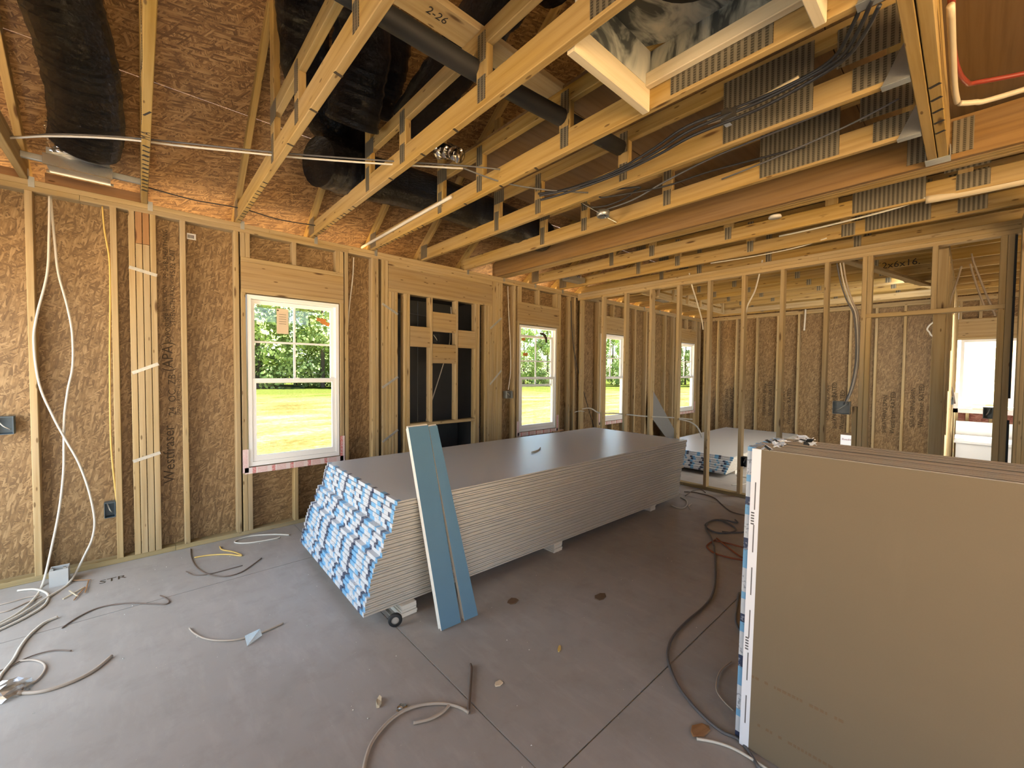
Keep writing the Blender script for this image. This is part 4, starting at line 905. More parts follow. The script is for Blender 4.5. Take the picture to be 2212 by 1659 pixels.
ebox('outlet_box', 5.37, 5.425, -.146, -.09, 1.12, 1.215, M['grey_plastic'], 'grey outlet box on the right jamb of the doorway', 'x')
fb = tag(empty('floor_box', (-.42, 4.2, 0)), 'pale grey metal box standing on the floor by the left wall', 'electrical box')
multibox(fb, 'box_shell', [(-.475,-.385,4.13,4.14,0,.11),(-.475,-.47,4.14,4.22,0,.11),(-.39,-.385,4.14,4.22,0,.11),(-.475,-.385,4.22,4.23,0,.11),(-.47,-.39,4.14,4.22,0,.03)], M['concrete_block'])
multibox(fb, 'box_tabs', [(-.47,-.455,4.135,4.15,.11,.125),(-.41,-.395,4.135,4.15,.11,.122)], M['galv'])

# wires behind the fireplace framing
wire('white_cable', [(3.16,4.75,2.36),(3.17,4.75,2.15),(3.15,4.75,2.02),(3.13,4.74,1.85),(3.0,4.7,1.55),(2.72,4.6,.95),(2.66,4.55,.80)], .007, 'white_cable', 'white cable slanting down inside the black fireplace chase')
wire('grey_wire', [(2.15,4.9,2.23),(2.45,4.9,2.245),(2.9,4.9,2.22),(3.35,4.9,2.245)], .005, 'grey_cable', 'grey wire strung level across the black fireplace chase', 'wire')
ebox('outlet_box', 2.63, 2.72, D+.01, D+.06, 1.83, 1.94, M['rubber'], 'black outlet box in the middle of the fireplace framing')

# ------------------------------------------------------------------ drywall stacks
TH = .0127
def sheet_mesh(key, L, Wd, mat_face, flip, edge=None):
    """drywall sheet: local X length, Y width, Z thickness; recessed paper edge on the +Z (or -Z) side"""
    b_, t = Wd/2, TH
    ch = .0042
    prof = [(-b_+.001,0),(b_-.001,0),(b_,.0012),(b_,t-ch),(b_-.006,t-.001),(b_-.04,t),(-b_+.04,t),(-b_+.006,t-.001),(-b_,t-ch),(-b_,.0012)]
    if flip: prof = [(y, t-z) for y, z in prof][::-1]
    n = len(prof)
    v = [(0,y,z) for y,z in prof]+[(L,y,z) for y,z in prof]
    f = [tuple(range(n-1,-1,-1)), tuple(range(n,2*n))]+[(i,(i+1)%n,n+(i+1)%n,n+i) for i in range(n)]
    me = bpy.data.meshes.new('sheet'); me.from_pydata(v, [], f); me.update()
    me.materials.append(mat_face); me.materials.append(edge or M['edge']); me.materials.append(M['gyp'])
    for p in me.polygons:
        nz_ = abs(p.normal.z); nx = abs(p.normal.x)
        p.material_index = 2 if nx > .9 else (0 if nz_ > .9 else 1)
    return me
ORDN = ['bottom','second','third','fourth','fifth','sixth','seventh','eighth','ninth','tenth','eleventh','twelfth','thirteenth','fourteenth','fifteenth','sixteenth','seventeenth','eighteenth','nineteenth','twentieth','twenty-first','twenty-second','twenty-third','twenty-fourth']
def tape_mesh(Wd, th, fold=.028):
    o_ = .0012; V, F = [], []
    for bx_ in ((-o_,0,-Wd/2,Wd/2,-.00015,th+.00015), (-o_,fold,-Wd/2,Wd/2,th,th+.00018), (-o_,fold,-Wd/2,Wd/2,-.00018,0)):
        k = len(V); V += boxv(*bx_); F += [tuple(k+i for i in f) for f in BOXF]
    me = bpy.data.meshes.new('end_tape'); me.from_pydata([(x,y,z-th/2) for x,y,z in V], [], F); me.update(); me.materials.append(M['tape']); return me
def bundle(loc, rz, meA, meB, meT, L, label, group, tdy=0.0):
    e = empty('drywall_pair', loc, rz); tag(e, label, 'drywall', group)
    for me, dz in ((meA, 0), (meB, TH)):
        o = link(bpy.data.objects.new('sheet', me), e); o.location = (0,0,dz)
    o = link(bpy.data.objects.new('end_tape', meT), e); o.location = (0,0,TH)
    o = link(bpy.data.objects.new('end_tape', meT), e); o.location = (L,0,TH); o.rotation_euler = (0,0,math.pi)
    return e
LA, WA = 3.658, 1.3716
mA = sheet_mesh('A', LA, WA, M['paper_grey'], False); mB = sheet_mesh('B', LA, WA, M['paper_grey'], True); mT = tape_mesh(WA, 2*TH)
rs = random.Random(3)
steps = [.952,.958,.966,.972,.983,.985,.990,1.000,1.004,1.012,1.020,1.032,1.062,1.068,1.075,1.080,1.092,1.125,1.130,1.136,1.142,1.148,1.155,1.168]
RZ = math.radians(-1.35)
z = .075
for k in range(24):
    x0 = steps[k]+rs.uniform(-.006,.006); yc = 2.262+WA/2+.0012*k+rs.uniform(-.004,.004)
    lab = 'bottom' if k == 0 else ('topmost' if k == 23 else ORDN[k])
    bundle((x0, yc+.02, z), RZ+rs.uniform(-.0015,.0015), mA, mB, mT, LA, ('topmost taped pair of grey drywall sheets on the large stack' if k == 23 else lab+(' taped pair of drywall sheets from the floor' if k == 0 else ' taped pair from the bottom')+' in the large drywall stack'), 'taped drywall pairs of the large stack')
    z += 2*TH+.0004
ZTOP = z
# supports below the large stack
for k, (x, nm) in enumerate(((1.20, 'left'), (2.56, 'middle'), (4.10, 'right'))):
    e = tag(empty('support_block', (x, 2.95, 0)), nm+' block of drywall offcuts carrying the large stack', 'support block', 'blocks under the large stack')
    for j in range(5): box(e, 'drywall_strip', x-.05+.004*rs.uniform(-1,1), x+.05+.004*rs.uniform(-1,1), 2.245+.004*rs.uniform(-1,1), 3.60, j*.0148+.0004, j*.0148+.0144, M['gyp'])
# caster wheel
cw = tag(empty('caster_wheel', (1.085, 2.20, .035)), 'small black caster wheel at the near corner of the large stack', 'wheel')
o = lathe('tire', [(.022,-.012),(.036,-.012),(.040,-.006),(.040,.006),(.036,.012),(.022,.012)], M['rubber'], cw, 24); o.rotation_euler = (math.pi/2,0,math.radians(-24)); o.location = (0,0,.005)
o = lathe('hub', [(0,-.009),(.012,-.010),(.024,-.008),(.024,.008),(.012,.010),(0,.009)], M['wheel_hub'], cw, 20); o.rotation_euler = (math.pi/2,0,math.radians(-24)); o.location = (0,0,.005)
beam(cw, 'fork', (1.085,2.22,.045), (1.075,2.33,.066), .02, .006, M['galv'])

# second stack in the bedroom
LB = 3.45
mA2 = sheet_mesh('A2', LB, WA, M['paper_grey'], False); mB2 = sheet_mesh('B2', LB, WA, M['paper_grey'], True)
z = .06
for k in range(8):
    x0 = 6.10+.04*k+rs.uniform(-.01,.01)
    bundle((x0, 2.255+WA/2, z), math.radians(.3)+rs.uniform(-.002,.002), mA2, mB2, mT, LB, ('topmost taped pair of sheets on the low stack behind the partition' if k == 7 else ('bottom taped pair' if k == 0 else ORDN[k]+' taped pair from the bottom')+' in the low drywall stack behind the partition'), 'taped drywall pairs of the low stack')
    z += 2*TH+.0004
for x in (6.55, 8.0, 9.2):
    e = tag(empty('support_block', (x, 2.9, 0)), {6.55:'near',8.0:'middle',9.2:'far'}[x]+' support block under the low stack behind the partition', 'support block', 'blocks under the low stack')
    for j in range(4): box(e, 'drywall_strip', x-.05, x+.05, 2.27, 3.6, j*.0148+.0004, j*.0148+.0144, M['gyp'])

# upright sheets leaning at the right
LC, WC = 3.658, 1.187
mA3 = sheet_mesh('A3', LC, WC, M['paper_tan'], False, M['edge_tan']); mB3 = sheet_mesh('B3', LC, WC, M['paper_tan'], True, M['edge_tan']); mB3f = sheet_mesh('B3f', LC, WC, M['paper_tan'], True, M['gyp'])
tp = bpy.data.meshes.new('end_tape'); V, F = [], []
for bx_ in ((-.0012,0,-WC/2,WC/2,-.0004,2*TH+.0004), (-.0012,.030,-WC/2,WC/2,2*TH,2*TH+.0003), (-.0012,.030,-WC/2,WC/2,-.0003,0)):
    kk = len(V); V += boxv(*bx_); F += [tuple(kk+i for i in f) for f in BOXF]
tp.from_pydata([(x,y,z-TH) for x,y,z in V], [], F); tp.update(); tp.materials.append(M['tape'])
NUP = 15
for k in range(NUP):
    e = empty('drywall_pair'); lean = math.radians(3.0)
    # local X -> -Y (along the sheet), local Y -> up, local Z -> -X (towards the room)
    ey = Vector((math.sin(lean), 0, math.cos(lean))); ex = Vector((0,-1,0)); ez = ex.cross(ey)
    e.rotation_euler = Matrix((ex, ey, ez)).transposed().to_euler()
    sy = .575 if k == 0 else (.597+.004*(k%3) if k < 6 else .60+rs.uniform(-.01,.008))
    base = Vector((1.768+.0264*(k+1), sy, 0.004 + (0 if k == 0 else rs.uniform(0,.004))))
    e.location = base+ey*(WC/2)
    tag(e, ('front tan drywall pair of the upright stack at the right, its face towards the room' if k == 0 else ('rearmost' if k == NUP-1 else ORDN[k])+' taped pair from the front in the upright drywall stack at the right'), 'drywall', 'upright drywall pairs at the right')
    for me_, dz in ((mA3, 0), (mB3f if k == 0 else mB3, TH)):
        o = link(bpy.data.objects.new('sheet', me_), e); o.location = (0,0,dz)
    for xx, rr in ((0,0),(LC,math.pi)):
        o = link(bpy.data.objects.new('end_tape', tp), e); o.location = (xx,0,TH); o.rotation_euler = (0,0,rr)
    if k == 0:
        rp = random.Random(5)
        for (u, w_, n_, ln) in ((.03, -.31, 16, .22), (.06, -.485, 26, .46)):
            bs = []; q = u
            for j in range(n_):
                l_ = rp.uniform(.006,.014); bs.append((q, q+l_, w_, w_+.010, 2*TH+.0001, 2*TH+.0006)); q += l_+(.004 if rp.random() < .8 else .02)
            V, F = [], []
            for bx_ in bs: kk = len(V); V += boxv(*bx_); F += [tuple(kk+i for i in f) for f in BOXF]
            mesh_obj('printed_line', V, F, M['brown_ink'], e)['kind'] = 'stuff'
        # plain white edge tape with thin print on the front sheet
        mesh_obj('edge_strip', boxv(-.0018,.0315,-WC/2,WC/2,2*TH+.0007,2*TH+.0014), BOXF, M['white_box'], e)
        bs = []
        for w_ in (-.5,-.33,-.16,.01,.18,.35): bs += [(.014,.018,w_,w_+.11,2*TH+.0014,2*TH+.0018)]
        for w_ in (-.21,.29):
            for j in range(5): bs.append((.004,.016,w_+.011*j,w_+.011*j+.006,2*TH+.0014,2*TH+.0018))
        V, F = [], []
        for bx_ in bs: kk = len(V); V += boxv(*bx_); F += [tuple(kk+i for i in f) for f in BOXF]
        mesh_obj('strip_print', V, F, M['grey_cable'], e)['kind'] = 'stuff'
# crumpled white scraps on top of the upright stack
for j, (pp_, lab) in enumerate((((1675,966),'left crumpled tape scrap on top of the upright stack'), ((1735,958),'right crumpled tape scrap on top of the upright stack'))):
    c0 = Vector([(1.7342, 0.4699, 1.222), (1.9116, 0.4242, 1.222)][j])
    rp = random.Random(20+j); V, F = [], []
    for q in range(16):
        p0 = c0+Vector((rp.uniform(-.06,.06), rp.uniform(-.03,.03), rp.uniform(0,.022)))
        a = Vector((rp.uniform(-1,1), rp.uniform(-1,1), rp.uniform(-.5,.5)))*.022; b_ = Vector((rp.uniform(-1,1), rp.uniform(-1,1), rp.uniform(-.6,.6)))*.012
        kk = len(V); V += [tuple(p0-a-c0), tuple(p0+b_-c0), tuple(p0+a-c0), tuple(p0-b_-c0)]; F.append((kk,kk+1,kk+2,kk+3))
    o = mesh_obj('tape_scrap', V, F, M['white_box'], None); o.location = c0; o.data.materials.append(M['foam'])
    for q, p in enumerate(o.data.polygons): p.material_index = 1 if q % 4 == 0 else 0
    o.modifiers.new('thick', 'SOLIDIFY').thickness = .0015
    tag(o, lab, 'scrap')

# blue-faced drywall strips leaning on the large stack
def strip(name, b0, b1, t0, t1, th, layers, label):
    """leaning strip: bottom-left, bottom-right, top-left, top-right corners of the visible face"""
    e = tag(empty(name, b0), label, 'drywall strip', 'blue strips leaning on the large stack')
    b0, b1, t0, t1 = map(Vector, (b0, b1, t0, t1))
    nrm = (b1-b0).cross(t0-b0).normalized()
    if nrm.y > 0: nrm = -nrm
    for j in range(layers):
        q = [p-nrm*(th*j)+(t0-b0).normalized()*(.012*(j%2)) for p in (b0,b1,t1,t0)]; r_ = [p-nrm*(th-.0008) for p in q]
        vs = [tuple(p-b0) for p in q+r_]
        o = mesh_obj('gypsum_core', vs, [(0,1,2,3),(7,6,5,4),(0,4,5,1),(1,5,6,2),(2,6,7,3),(3,7,4,0)], M['gyp'], e)
        c_ = (q[0]+q[1]+q[2]+q[3])/4
        if j == 0:
            o.data.materials.append(M['blue_paper']); o.data.polygons[0].material_index = 1
    return e
strip('drywall_strip', (1.262,1.982,.004), (1.392,1.975,.004), (1.284,2.418,1.125), (1.430,2.416,1.128), TH, 3, 'wide blue-faced drywall strip leaning against the large stack')
strip('drywall_strip', (1.416,1.972,.004), (1.512,1.966,.004), (1.436,2.418,1.118), (1.497,2.413,1.122), TH, 2, 'narrow blue-faced drywall strip leaning right beside the wide one')
gq = [(7.4767,4.2,0.5692),(7.5013,4.2,0.8705),(7.6176,4.2,1.1149),(8.5474,4.2,-0.2693),(8.1016,4.2,-0.2406)]
g0 = Vector(gq[0]); gq = [Vector(p)-g0 for p in gq]
zb_ = -g0.z+.002; gq[3].z = zb_; gq[4].z = zb_; gq = [Vector((p.x, .14*(p.z-zb_)-.14, p.z)) for p in gq]; n_ = len(gq)
gb = mesh_obj('board_offcut', [tuple(p) for p in gq]+[tuple(p+Vector((0,.0127,0))) for p in gq], [tuple(range(n_)), tuple(range(2*n_-1,n_-1,-1))]+[(k,n_+k,n_+(k+1)%n_,(k+1)%n_) for k in range(n_)], M['grey_board'])
gb.location = g0; tag(gb, 'pointed dark grey board offcut leaning on the bedroom wall behind the partition', 'board offcut')
# odds and ends on the large stack
def on_top(px): return px
wire('cable_end', [(2.8325,2.8435,0.7022),(2.8935,2.8531,0.7022),(2.9912,2.8971,0.7022),(3.0751,2.9586,0.7022)], .007, 'white_cable', 'short curved white cable end lying on the large stack', 'cable')
bl = tag(multibox(None, 'wood_chip', [(4.02,4.13,3.62,3.66,ZTOP,ZTOP+.012),(4.10,4.19,3.60,3.63,ZTOP+.012,ZTOP+.028)], M['red_wood']), 'wood chips at the back edge of the large stack', 'wood chip')

# ------------------------------------------------------------------ cardboard box in the bedroom
cbx = tag(empty('cardboard_box', (9.2, 1.37, 0)), 'white printed cardboard carton by the bedroom wall', 'box')
multibox(cbx, 'carton', [(9.0,9.3,1.23,1.46,0,.44)], M['white_box']); box(cbx, 'carton_top', 9.0, 9.3, 1.23, 1.46, .4405, .446, M['card'])
text(cbx, 'carton_print', 'RoadmCut', .048, (8.998, 1.44, .35), (0,-1,0), (0,0,1), M['red_ink'])

# ------------------------------------------------------------------ cables and scraps on the floor
def fw(px, r, mat, label, cat='cable'):
    px = [(p[0], p[1], max(.0035, p[2]*.8)) for p in px]
    return wire('floor_cable', px, r*.8, mat, label, cat, sides=6, n=6)
fw([(-0.6229,4.2019,0.01),(-0.5419,4.1542,0.01),(-0.477,4.0358,0.01),(-0.4572,3.9299,0.01),(-0.4676,3.8139,0.01),(-0.5165,3.7278,0.01),(-0.5776,3.6618,0.01),(-0.6512,3.6045,0.01)], .009, 'white_cable', 'pale cable end curling back below the left wall')
fw([(-0.7072,4.0335,0.006),(-0.6328,4.0297,0.006),(-0.5677,4.0436,0.006),(-0.5072,4.0345,0.006)], .005, 'tan_cable', 'thin tan wire crossing under the white cables', 'wire')
fw([(-0.6867,3.9113,0.006),(-0.613,3.8979,0.006),(-0.5472,3.9615,0.006),(-0.4931,4.0,0.006)], .005, 'tan_cable', 'second thin tan wire crossing under the white cables', 'wire')
fw([(-0.3841,3.599,0.01),(-0.4334,3.564,0.01),(-0.4727,3.458,0.01),(-0.4905,3.3448,0.01),(-0.4966,3.2225,0.01),(-0.5102,3.1341,0.01),(-0.519,3.0802,0.01),(-0.522,2.9311,0.01)], .010, 'white_cable', 'white cable snaking towards the lower left edge')
fw([(-0.2874,3.1208,0.008),(-0.3491,3.1801,0.008),(-0.4078,3.1986,0.008),(-0.4609,3.1857,0.008),(-0.5011,3.1509,0.008),(-0.5424,3.137,0.008)], .004, 'brown_cable', 'thin brown wire tip above the looped cable', 'wire')
fw([(-0.4727,3.1827,0.008),(-0.4254,3.1499,0.008),(-0.3877,3.0943,0.008),(-0.3684,3.0337,0.008),(-0.3706,2.9728,0.008),(-0.3856,2.9261,0.008),(-0.4092,2.9084,0.008),(-0.4281,2.9025,0.008)], .006, 'tan_cable', 'looped dusty cable entering the clear plastic bag')
fw([(-0.1284,2.9268,0.009),(-0.1844,2.8439,0.009),(-0.252,2.8062,0.009),(-0.3253,2.8024,0.009),(-0.3771,2.8226,0.009),(-0.4314,2.867,0.009)], .010, 'tan_cable', 'curved cable stub pointing right from the clear plastic bag')
fw([(-0.3501,3.4356,0.006),(-0.2909,3.5258,0.006),(-0.2054,3.5794,0.006),(-0.0892,3.5386,0.006),(0.0412,3.4172,0.006),(0.1064,3.3599,0.006),(0.1173,3.4065,0.006),(0.0796,3.5125,0.006)], .005, 'brown_cable', 'thin dark wire curving across the left floor', 'wire')
fw([(0.1911,2.9571,0.007),(0.2048,2.8891,0.007),(0.2419,2.7918,0.007),(0.2962,2.7178,0.007),(0.363,2.6642,0.007),(0.4243,2.6417,0.007),(0.5139,2.639,0.007),(0.6054,2.6563,0.007)], .006, 'tan_cable', 'thin cable running through the bent metal clip')
cp = tag(empty('metal_clip', (0.4384,2.5961,0.0)), 'bent shiny metal clip lying on the floor left of the stack', 'clip')
c0 = Vector((0.4384,2.5961,0.0))
mesh_obj('clip_plate', [(-.03,-.035,.004),(.05,.015,.004),(.045,.045,.03),(-.035,.0,.045),(-.03,-.032,.001),(.05,.018,.001),(.045,.048,.027),(-.035,.003,.042)], [(0,1,2,3),(7,6,5,4),(0,4,5,1),(1,5,6,2),(2,6,7,3),(3,7,4,0)], M['bright_metal'], cp)
fw([(0.2937,4.2707,0.006),(0.2836,4.0551,0.006),(0.2977,3.8393,0.006),(0.3493,3.6536,0.006),(0.4316,3.5368,0.006),(0.5293,3.5329,0.006),(0.6267,3.6212,0.006),(0.6936,3.6976,0.006)], .005, 'brown_cable', 'dark wire hoop below the left wall', 'wire')
fw([(0.233,3.8104,0.006),(0.2731,3.7022,0.006),(0.3493,3.6536,0.006),(0.4601,3.6495,0.006),(0.5593,3.6502,0.006)], .004, 'brown_cable', 'second dark wire beside the hoop below the left wall', 'wire')
fw([(0.979,4.0528,0.008),(0.8727,4.1589,0.008),(0.7264,4.2443,0.008),(0.609,4.2259,0.008),(0.593,4.1628,0.008),(0.6817,4.0857,0.008),(0.8483,4.0443,0.008),(0.9038,4.0495,0.008)], .008, 'white_cable', 'pale cable coil on the floor below the large window')
fw([(0.3002,4.0455,0.008),(0.3866,4.0244,0.008),(0.4992,3.9484,0.008),(0.5833,3.8421,0.008),(0.5479,3.9622,0.008),(0.4842,4.0753,0.008),(0.479,4.163,0.008)], .007, 'yellow_cable', 'yellow cable scrap on the floor below the left wall')
fw([(0.3673,4.4853,0.009),(0.4302,4.4574,0.009),(0.478,4.4979,0.009)], .008, 'white_cable', 'short pale cable end lying on the bottom plate')
fw([(0.5732,1.4233,0.009),(0.6191,1.5011,0.009),(0.6719,1.5597,0.009),(0.7501,1.6009,0.009),(0.8301,1.6122,0.009),(0.9081,1.5898,0.009),(0.9815,1.535,0.009),(1.0254,1.4724,0.009),(1.0415,1.4183,0.009)], .009, 'tan_cable', 'dusty cable arching across the foreground floor')
fw([(1.043,1.4204,0.011),(1.0852,1.4712,0.011),(1.1374,1.5352,0.011),(1.2039,1.6179,0.011),(1.2216,1.6498,0.011)], .009, 'brown_cable', 'dusty frayed cable end standing off the sawn joint')
fw([(1.0027,1.5077,0.008),(0.9563,1.4954,0.008),(0.9011,1.4995,0.008),(0.8362,1.5292,0.008)], .008, 'tan_cable', 'short dusty cable stub inside the arching cable')
SCRAPS = [((0.8376,1.6397,0.0), .030, .024, .4, 'foil', 'foil_scrap', 'small silver foil square beside the arching cable', 'foil scrap'),
          ((0.7748,1.7327,0.0), .034, .013, 1.0, 'mastic_wood', 'wood_chip', 'pale wood chip left of the silver foil square', 'wood chip'),
          ((1.252,1.4643,0.0), .026, .016, 0., 'kraft', 'dry_leaf', 'dry pale leaf on the floor right of the sawn joint', 'leaf'),
          ((2.2472,1.5956,0.0), .055, .035, .1, 'card', 'card_scrap', 'brown cardboard patch on the floor in front of the large stack', 'cardboard scrap'),
          ((1.7755,1.9438,0.0), .05, .035, .2, 'card', 'card_scrap', 'brown card scrap lying by the leaning blue strips', 'cardboard scrap'),
          ((1.7154,0.7103,0.0), .055, .028, -.3, 'red_wood', 'wood_scrap', 'brown flat wood scrap beside the curving dark cord', 'wood scrap'),
          ((1.656,1.4364,0.0), .03, .008, .6, 'yellow_cable', 'wood_splinter', 'small ochre splinter on the floor in front of the large stack', 'splinter')]
for p, a, b_, ang, mt, nm, lab, c_ in SCRAPS:
    h_ = .004 if mt != 'mastic_wood' else .012
    n_ = 7; rr = random.Random(len(lab)); ring = [(a*math.cos(2*math.pi*k/n_)*rr.uniform(.8,1.15), b_*math.sin(2*math.pi*k/n_)*rr.uniform(.8,1.15)) for k in range(n_)]
    V = [(x,y,.0006) for x,y in ring]+[(x*.92,y*.92,h_*rr.uniform(.7,1.6)) for x,y in ring]
    o = mesh_obj(nm, V, [tuple(range(n_-1,-1,-1)), tuple(range(n_,2*n_))]+[(k,(k+1)%n_,n_+(k+1)%n_,n_+k) for k in range(n_)], M[mt])
    o.location = p; o.rotation_euler = (0,0,ang); tag(o, lab, c_)
# splinters beside the floor box
sp_ = [[(-0.3862,3.8627,0.006),(-0.2992,3.9831,0.006)], [(-0.3671,3.9724,0.009),(-0.3186,3.8398,0.009)], [(-0.3317,3.7959,0.008),(-0.2965,3.9757,0.008)], [(-0.3947,4.1664,0.012),(-0.2741,4.0777,0.012)], [(-0.284,4.0917,0.01),(-0.2871,3.8693,0.01)]]
for j, pts in enumerate(sp_):
    tag(beam(None, 'wood_splinter', pts[0], pts[1], .007, .005, M['red_wood'] if j > 1 else M['mastic_wood']), ['longest','shortest pale','middle','level reddish','upright reddish'][j]+' splinter in the small pile beside the grey floor box', 'splinter', 'splinters beside the floor box')
# clear plastic bag at the lower left
rp = random.Random(11); bmx = bmesh.new(); bmesh.ops.create_icosphere(bmx, subdivisions=3, radius=1)
for v_ in bmx.verts:
    s_ = 1+rp.uniform(-.16,.16); v_.co = Vector((v_.co.x*.085*s_, v_.co.y*.07*s_, max(-.0, v_.co.z)*.05*s_+.003))
me = bpy.data.meshes.new('plastic_bag'); bmx.to_mesh(me); me.materials.append(M['film']); o = link(bpy.data.objects.new('plastic_bag', me)); o.location = (-0.4755,2.9066,0.0); tag(o, 'crumpled clear plastic bag at the lower left edge', 'plastic bag')
# cords on the right
fw([(1.7107,0.487,0.009),(1.781,0.5756,0.009),(1.7698,0.6427,0.009),(1.7847,0.7148,0.009),(1.8237,0.8031,0.009),(1.8872,0.8948,0.009),(1.9923,0.9907,0.009),(2.0919,1.0444,0.009),(2.2198,1.0771,0.009),(2.4166,1.0887,0.009),(2.6392,1.0875,0.009),(2.8199,1.1093,0.009),(3.0269,1.1707,0.009),(3.3243,1.2891,0.009),(3.6306,1.4186,0.009)], .0085, 'grey_cable', 'dark extension cord sweeping down the right floor', 'cord')
fw([(3.6233,1.4158,0.012),(3.8248,1.5289,0.012),(3.9976,1.6425,0.012),(4.1644,1.6899,0.012),(4.308,1.6671,0.012),(4.3049,1.5684,0.012),(4.18,1.4388,0.012),(4.0453,1.4514,0.012),(3.9632,1.5226,0.012),(3.9906,1.618,0.012),(4.0924,1.6867,0.012),(4.2524,1.6809,0.012),(4.351,1.6299,0.012),(4.3823,1.5015,0.012),(4.4514,1.5432,0.012)], .009, 'grey_cable', 'dark cord coiled behind the large stack', 'cord')
fw([(4.0276,1.5062,0.009),(4.1029,1.4115,0.009),(4.239,1.3378,0.009),(4.4303,1.2782,0.009)], .008, 'grey_cable', 'dark cord running right from the coil', 'cord')
for pts, lab in (([(3.828,1.4775,0.01),(3.7097,1.3468,0.01),(3.5883,1.1952,0.01),(3.5235,1.041,0.01)], 'upper orange cord beside the dark coil'), ([(3.7582,1.4578,0.01),(3.7857,1.356,0.01),(3.7951,1.2479,0.01),(3.8282,1.0996,0.01)], 'middle orange cord beside the dark coil'), ([(3.7897,1.4703,0.01),(3.6377,1.472,0.01),(3.5638,1.4491,0.01),(3.4936,1.3565,0.01),(3.5046,1.2353,0.01),(3.5841,1.0596,0.01)], 'lower orange cord beside the dark coil')):
    fw(pts, .008, 'orange_hose', lab, 'cord')
fw([(5.0216,2.3381,0.008),(5.0995,2.2456,0.008),(5.0938,2.0744,0.008),(5.0295,1.9623,0.008),(4.8552,1.8226,0.008),(4.6874,1.6638,0.008),(4.6762,1.5235,0.008),(4.7625,1.3768,0.008)], .007, 'brown_cable', 'dark wire crossing the floor before the partition')
fw([(4.8599,2.2503,0.008),(5.1417,2.2878,0.008),(5.2684,2.2328,0.008),(5.1857,2.1461,0.008)], .006, 'brown_cable', 'short dark wire end before the partition')
fw([(4.397,2.1914,0.009),(4.3681,2.1128,0.009),(4.4075,2.0586,0.009),(4.548,2.0827,0.009),(4.7056,2.1669,0.009),(4.76,2.2596,0.009)], .009, 'white_cable', 'white cable end curling out from behind the large stack')
fw([(4.4242,1.9842,0.009),(4.5163,2.047,0.009),(4.6205,2.0631,0.009)], .006, 'white_cable', 'tiny white cable scrap beside the curled cable end')
fw([(2.9898,0.9987,0.009),(2.6877,0.9127,0.009),(2.5848,0.8688,0.009),(2.5185,0.8139,0.009)], .008, 'grey_cable', 'dark cord looping out from behind the upright sheets', 'cord')
fw([(1.6581,0.6987,0.009),(1.6945,0.6495,0.009),(1.7195,0.5971,0.009),(1.7289,0.5411,0.009),(1.7287,0.4613,0.009),(1.7237,0.4004,0.009)], .007, 'white_cable', 'white cable at the foot of the upright sheets')
fw([(2.2432,0.7782,0.009),(2.1224,0.7886,0.009),(1.9989,0.7574,0.009),(1.9478,0.7108,0.009),(1.9186,0.651,0.009)], .004, 'tan_cable', 'thin tan wire arc left of the upright sheets', 'wire')
fw([(6.3959,2.2198,0.008),(6.3817,2.0618,0.008),(6.1878,1.9691,0.008),(5.961,1.9801,0.008),(5.8172,2.0731,0.008)], .007, 'white_cable', 'pale cable loop on the bedroom floor')
# debris too small to count
rp = random.Random(33); V, F = [], []
for _ in range(420):
    x, y = rp.uniform(-.6, 3.6), rp.uniform(.6, 4.2); s_ = rp.choice((.0012,.0015,.002,.0028,.0045))
    kk = len(V); a = rp.uniform(0,6)
    for t in range(3): V.append((x+s_*math.cos(a+2.1*t), y+s_*math.sin(a+2.1*t), .0008))
    V.append((x, y, .0008+s_*.8)); F += [(kk,kk+1,kk+3),(kk+1,kk+2,kk+3),(kk+2,kk,kk+3),(kk,kk+2,kk+1)]
tag(mesh_obj('floor_debris', V, F, M['gyp']), 'tiny drywall crumbs and dust scattered over the slab', 'debris', kind='stuff')

# ------------------------------------------------------------------ outdoors
gv = [(-80,-60,-.32),(160,-60,-.32),(160,140,-.32),(-80,140,-.32)]
gm = mesh_obj('yard_ground', gv, [(0,1,2,3)], M['ground']); struct(gm, 'sunlit bare dirt yard with a grassy strip before the trees')
def crown_mesh(seed, R1, Hc, n=8500):
    rp = random.Random(seed); V, F = [], []
    clumps = []
    for _ in range(70):
        a = rp.uniform(0, 6.28); h_ = rp.uniform(0, 1)**1.25; rr = R1*(math.sin(min(1, h_*.75+.25)*math.pi)**.6)*rp.uniform(.35, 1)
        clumps.append((rr*math.cos(a), rr*math.sin(a), h_*Hc, rp.uniform(.6, 1.25)))
    for _ in range(n):
        cx_, cy_, cz_, cr = rp.choice(clumps)
        d = Vector((rp.gauss(0,1), rp.gauss(0,1), rp.gauss(0,1))).normalized()*cr*rp.uniform(.55, 1.05)
        p = Vector((cx_, cy_, cz_))+d
        u_ = Vector((rp.gauss(0,1), rp.gauss(0,1), rp.gauss(0,1))).normalized(); w_ = u_.cross(d).normalized() if u_.cross(d).length > 1e-4 else Vector((1,0,0)); s_ = rp.uniform(.08,.19)
        t_ = (d.normalized().cross(w_))*s_; w_ = w_*s_*.7
        kk = len(V); V += [tuple(p-t_), tuple(p+w_), tuple(p+t_), tuple(p-w_)]; F.append((kk,kk+1,kk+2,kk+3))
    me = bpy.data.meshes.new('foliage'); me.from_pydata(V, [], F); me.update(); me.materials.append(M['leaf']); return me
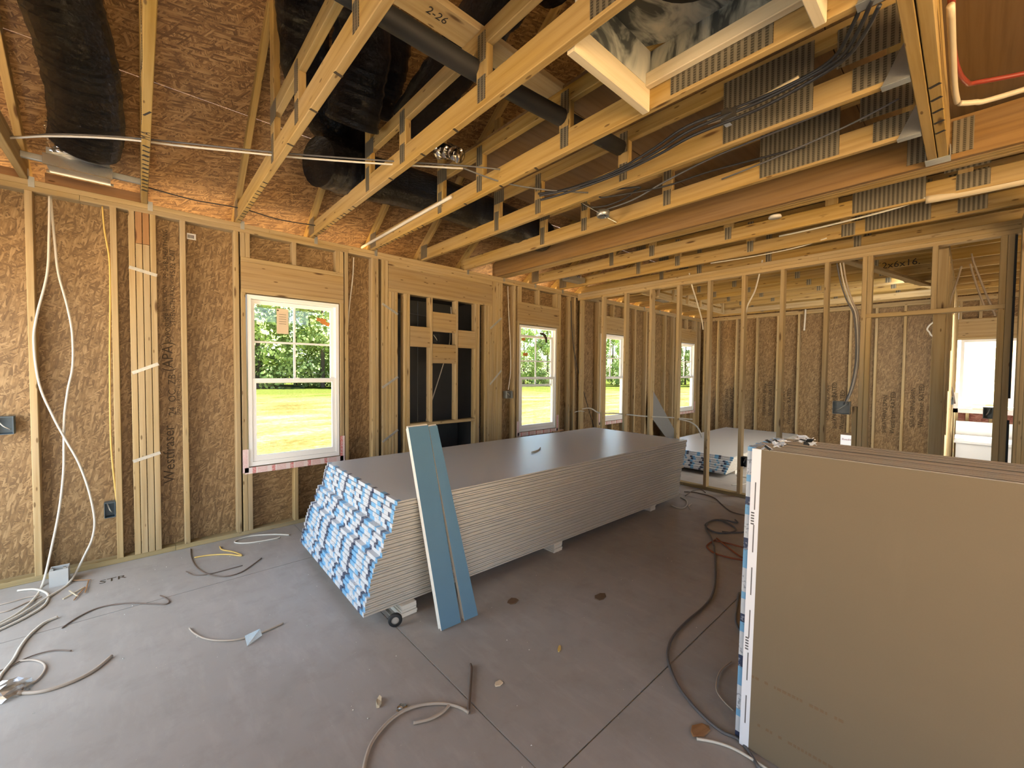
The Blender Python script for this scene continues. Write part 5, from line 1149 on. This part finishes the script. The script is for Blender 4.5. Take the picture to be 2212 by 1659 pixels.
crowns = [crown_mesh(1, 3.0, 9.5), crown_mesh(2, 2.5, 11), crown_mesh(3, 3.3, 8), crown_mesh(4, 2.2, 10)]
trunk_v = []
def trunk(parent, h_):
    o = lathe('trunk', [(.20,-.4),(.16,1.0),(.12,h_*.6),(.05,h_*.95),(0,h_)], M['bark'], parent, 7); return o
rp = random.Random(77); tn = 0
views = [('through the large window', 4, 25, 46), ('through the second window', 41, 50, 52), ('through the third window', 53, 59, 56), ('through the fourth window', 62.5, 69, 60)]
NTH = ['leftmost', 'second', 'third', 'fourth', 'fifth', 'sixth', 'seventh', 'eighth']
for lab, a0, a1, dist in views:
    k_ = 0; az = a0
    while az < a1:
        for row in range(2):
            dd = dist+row*6.5+rp.uniform(-.6,.6); aa = math.radians(az+rp.uniform(-.3,.3)+row*3.4*46/dist)
            p = (dd*math.sin(aa), dd*math.cos(aa), -.32)
            sc = rp.uniform(.95,1.05)*(1.25 if lab.endswith('large window') else .86)
            nth = NTH[k_]+('' if k_ == 0 else ' from the left')
            e = tag(empty('leafy_tree', p, rp.uniform(0,6)), 'leafy green tree, %s in the %s row seen %s' % (nth, 'front' if row == 0 else 'rear', lab), 'tree', 'trees beyond the yard')
            e.scale = (sc,sc,sc)
            o = link(bpy.data.objects.new('foliage', crowns[rp.randrange(4)]), e); o.location = (0,0,.3)
            trunk(e, 8)
        k_ += 1; az += 6.8*46/dist
nh = tag(empty('neighbour_house', (34, -3.0, -.3)), 'pale neighbouring house roof seen through the bathroom window', 'house')
multibox(nh, 'house_wall', [(30,40,-9,-1.4,-.3,2.7)], M['house_wall'])
o = mesh_obj('house_roof', [(29.5,-9.5,2.6),(29.5,-.6,2.6),(40.5,-.6,2.6),(40.5,-9.5,2.6),(29.5,-5,6.2),(40.5,-5,6.2)], [(0,1,4),(2,3,5),(1,2,5,4),(3,0,4,5),(0,3,2,1)], M['house_roof'], nh); o.location = -Vector(nh.location)
box(nh, 'house_window', 29.96, 30.0, -3.4, -2.4, .8, 2.0, M['glass'])
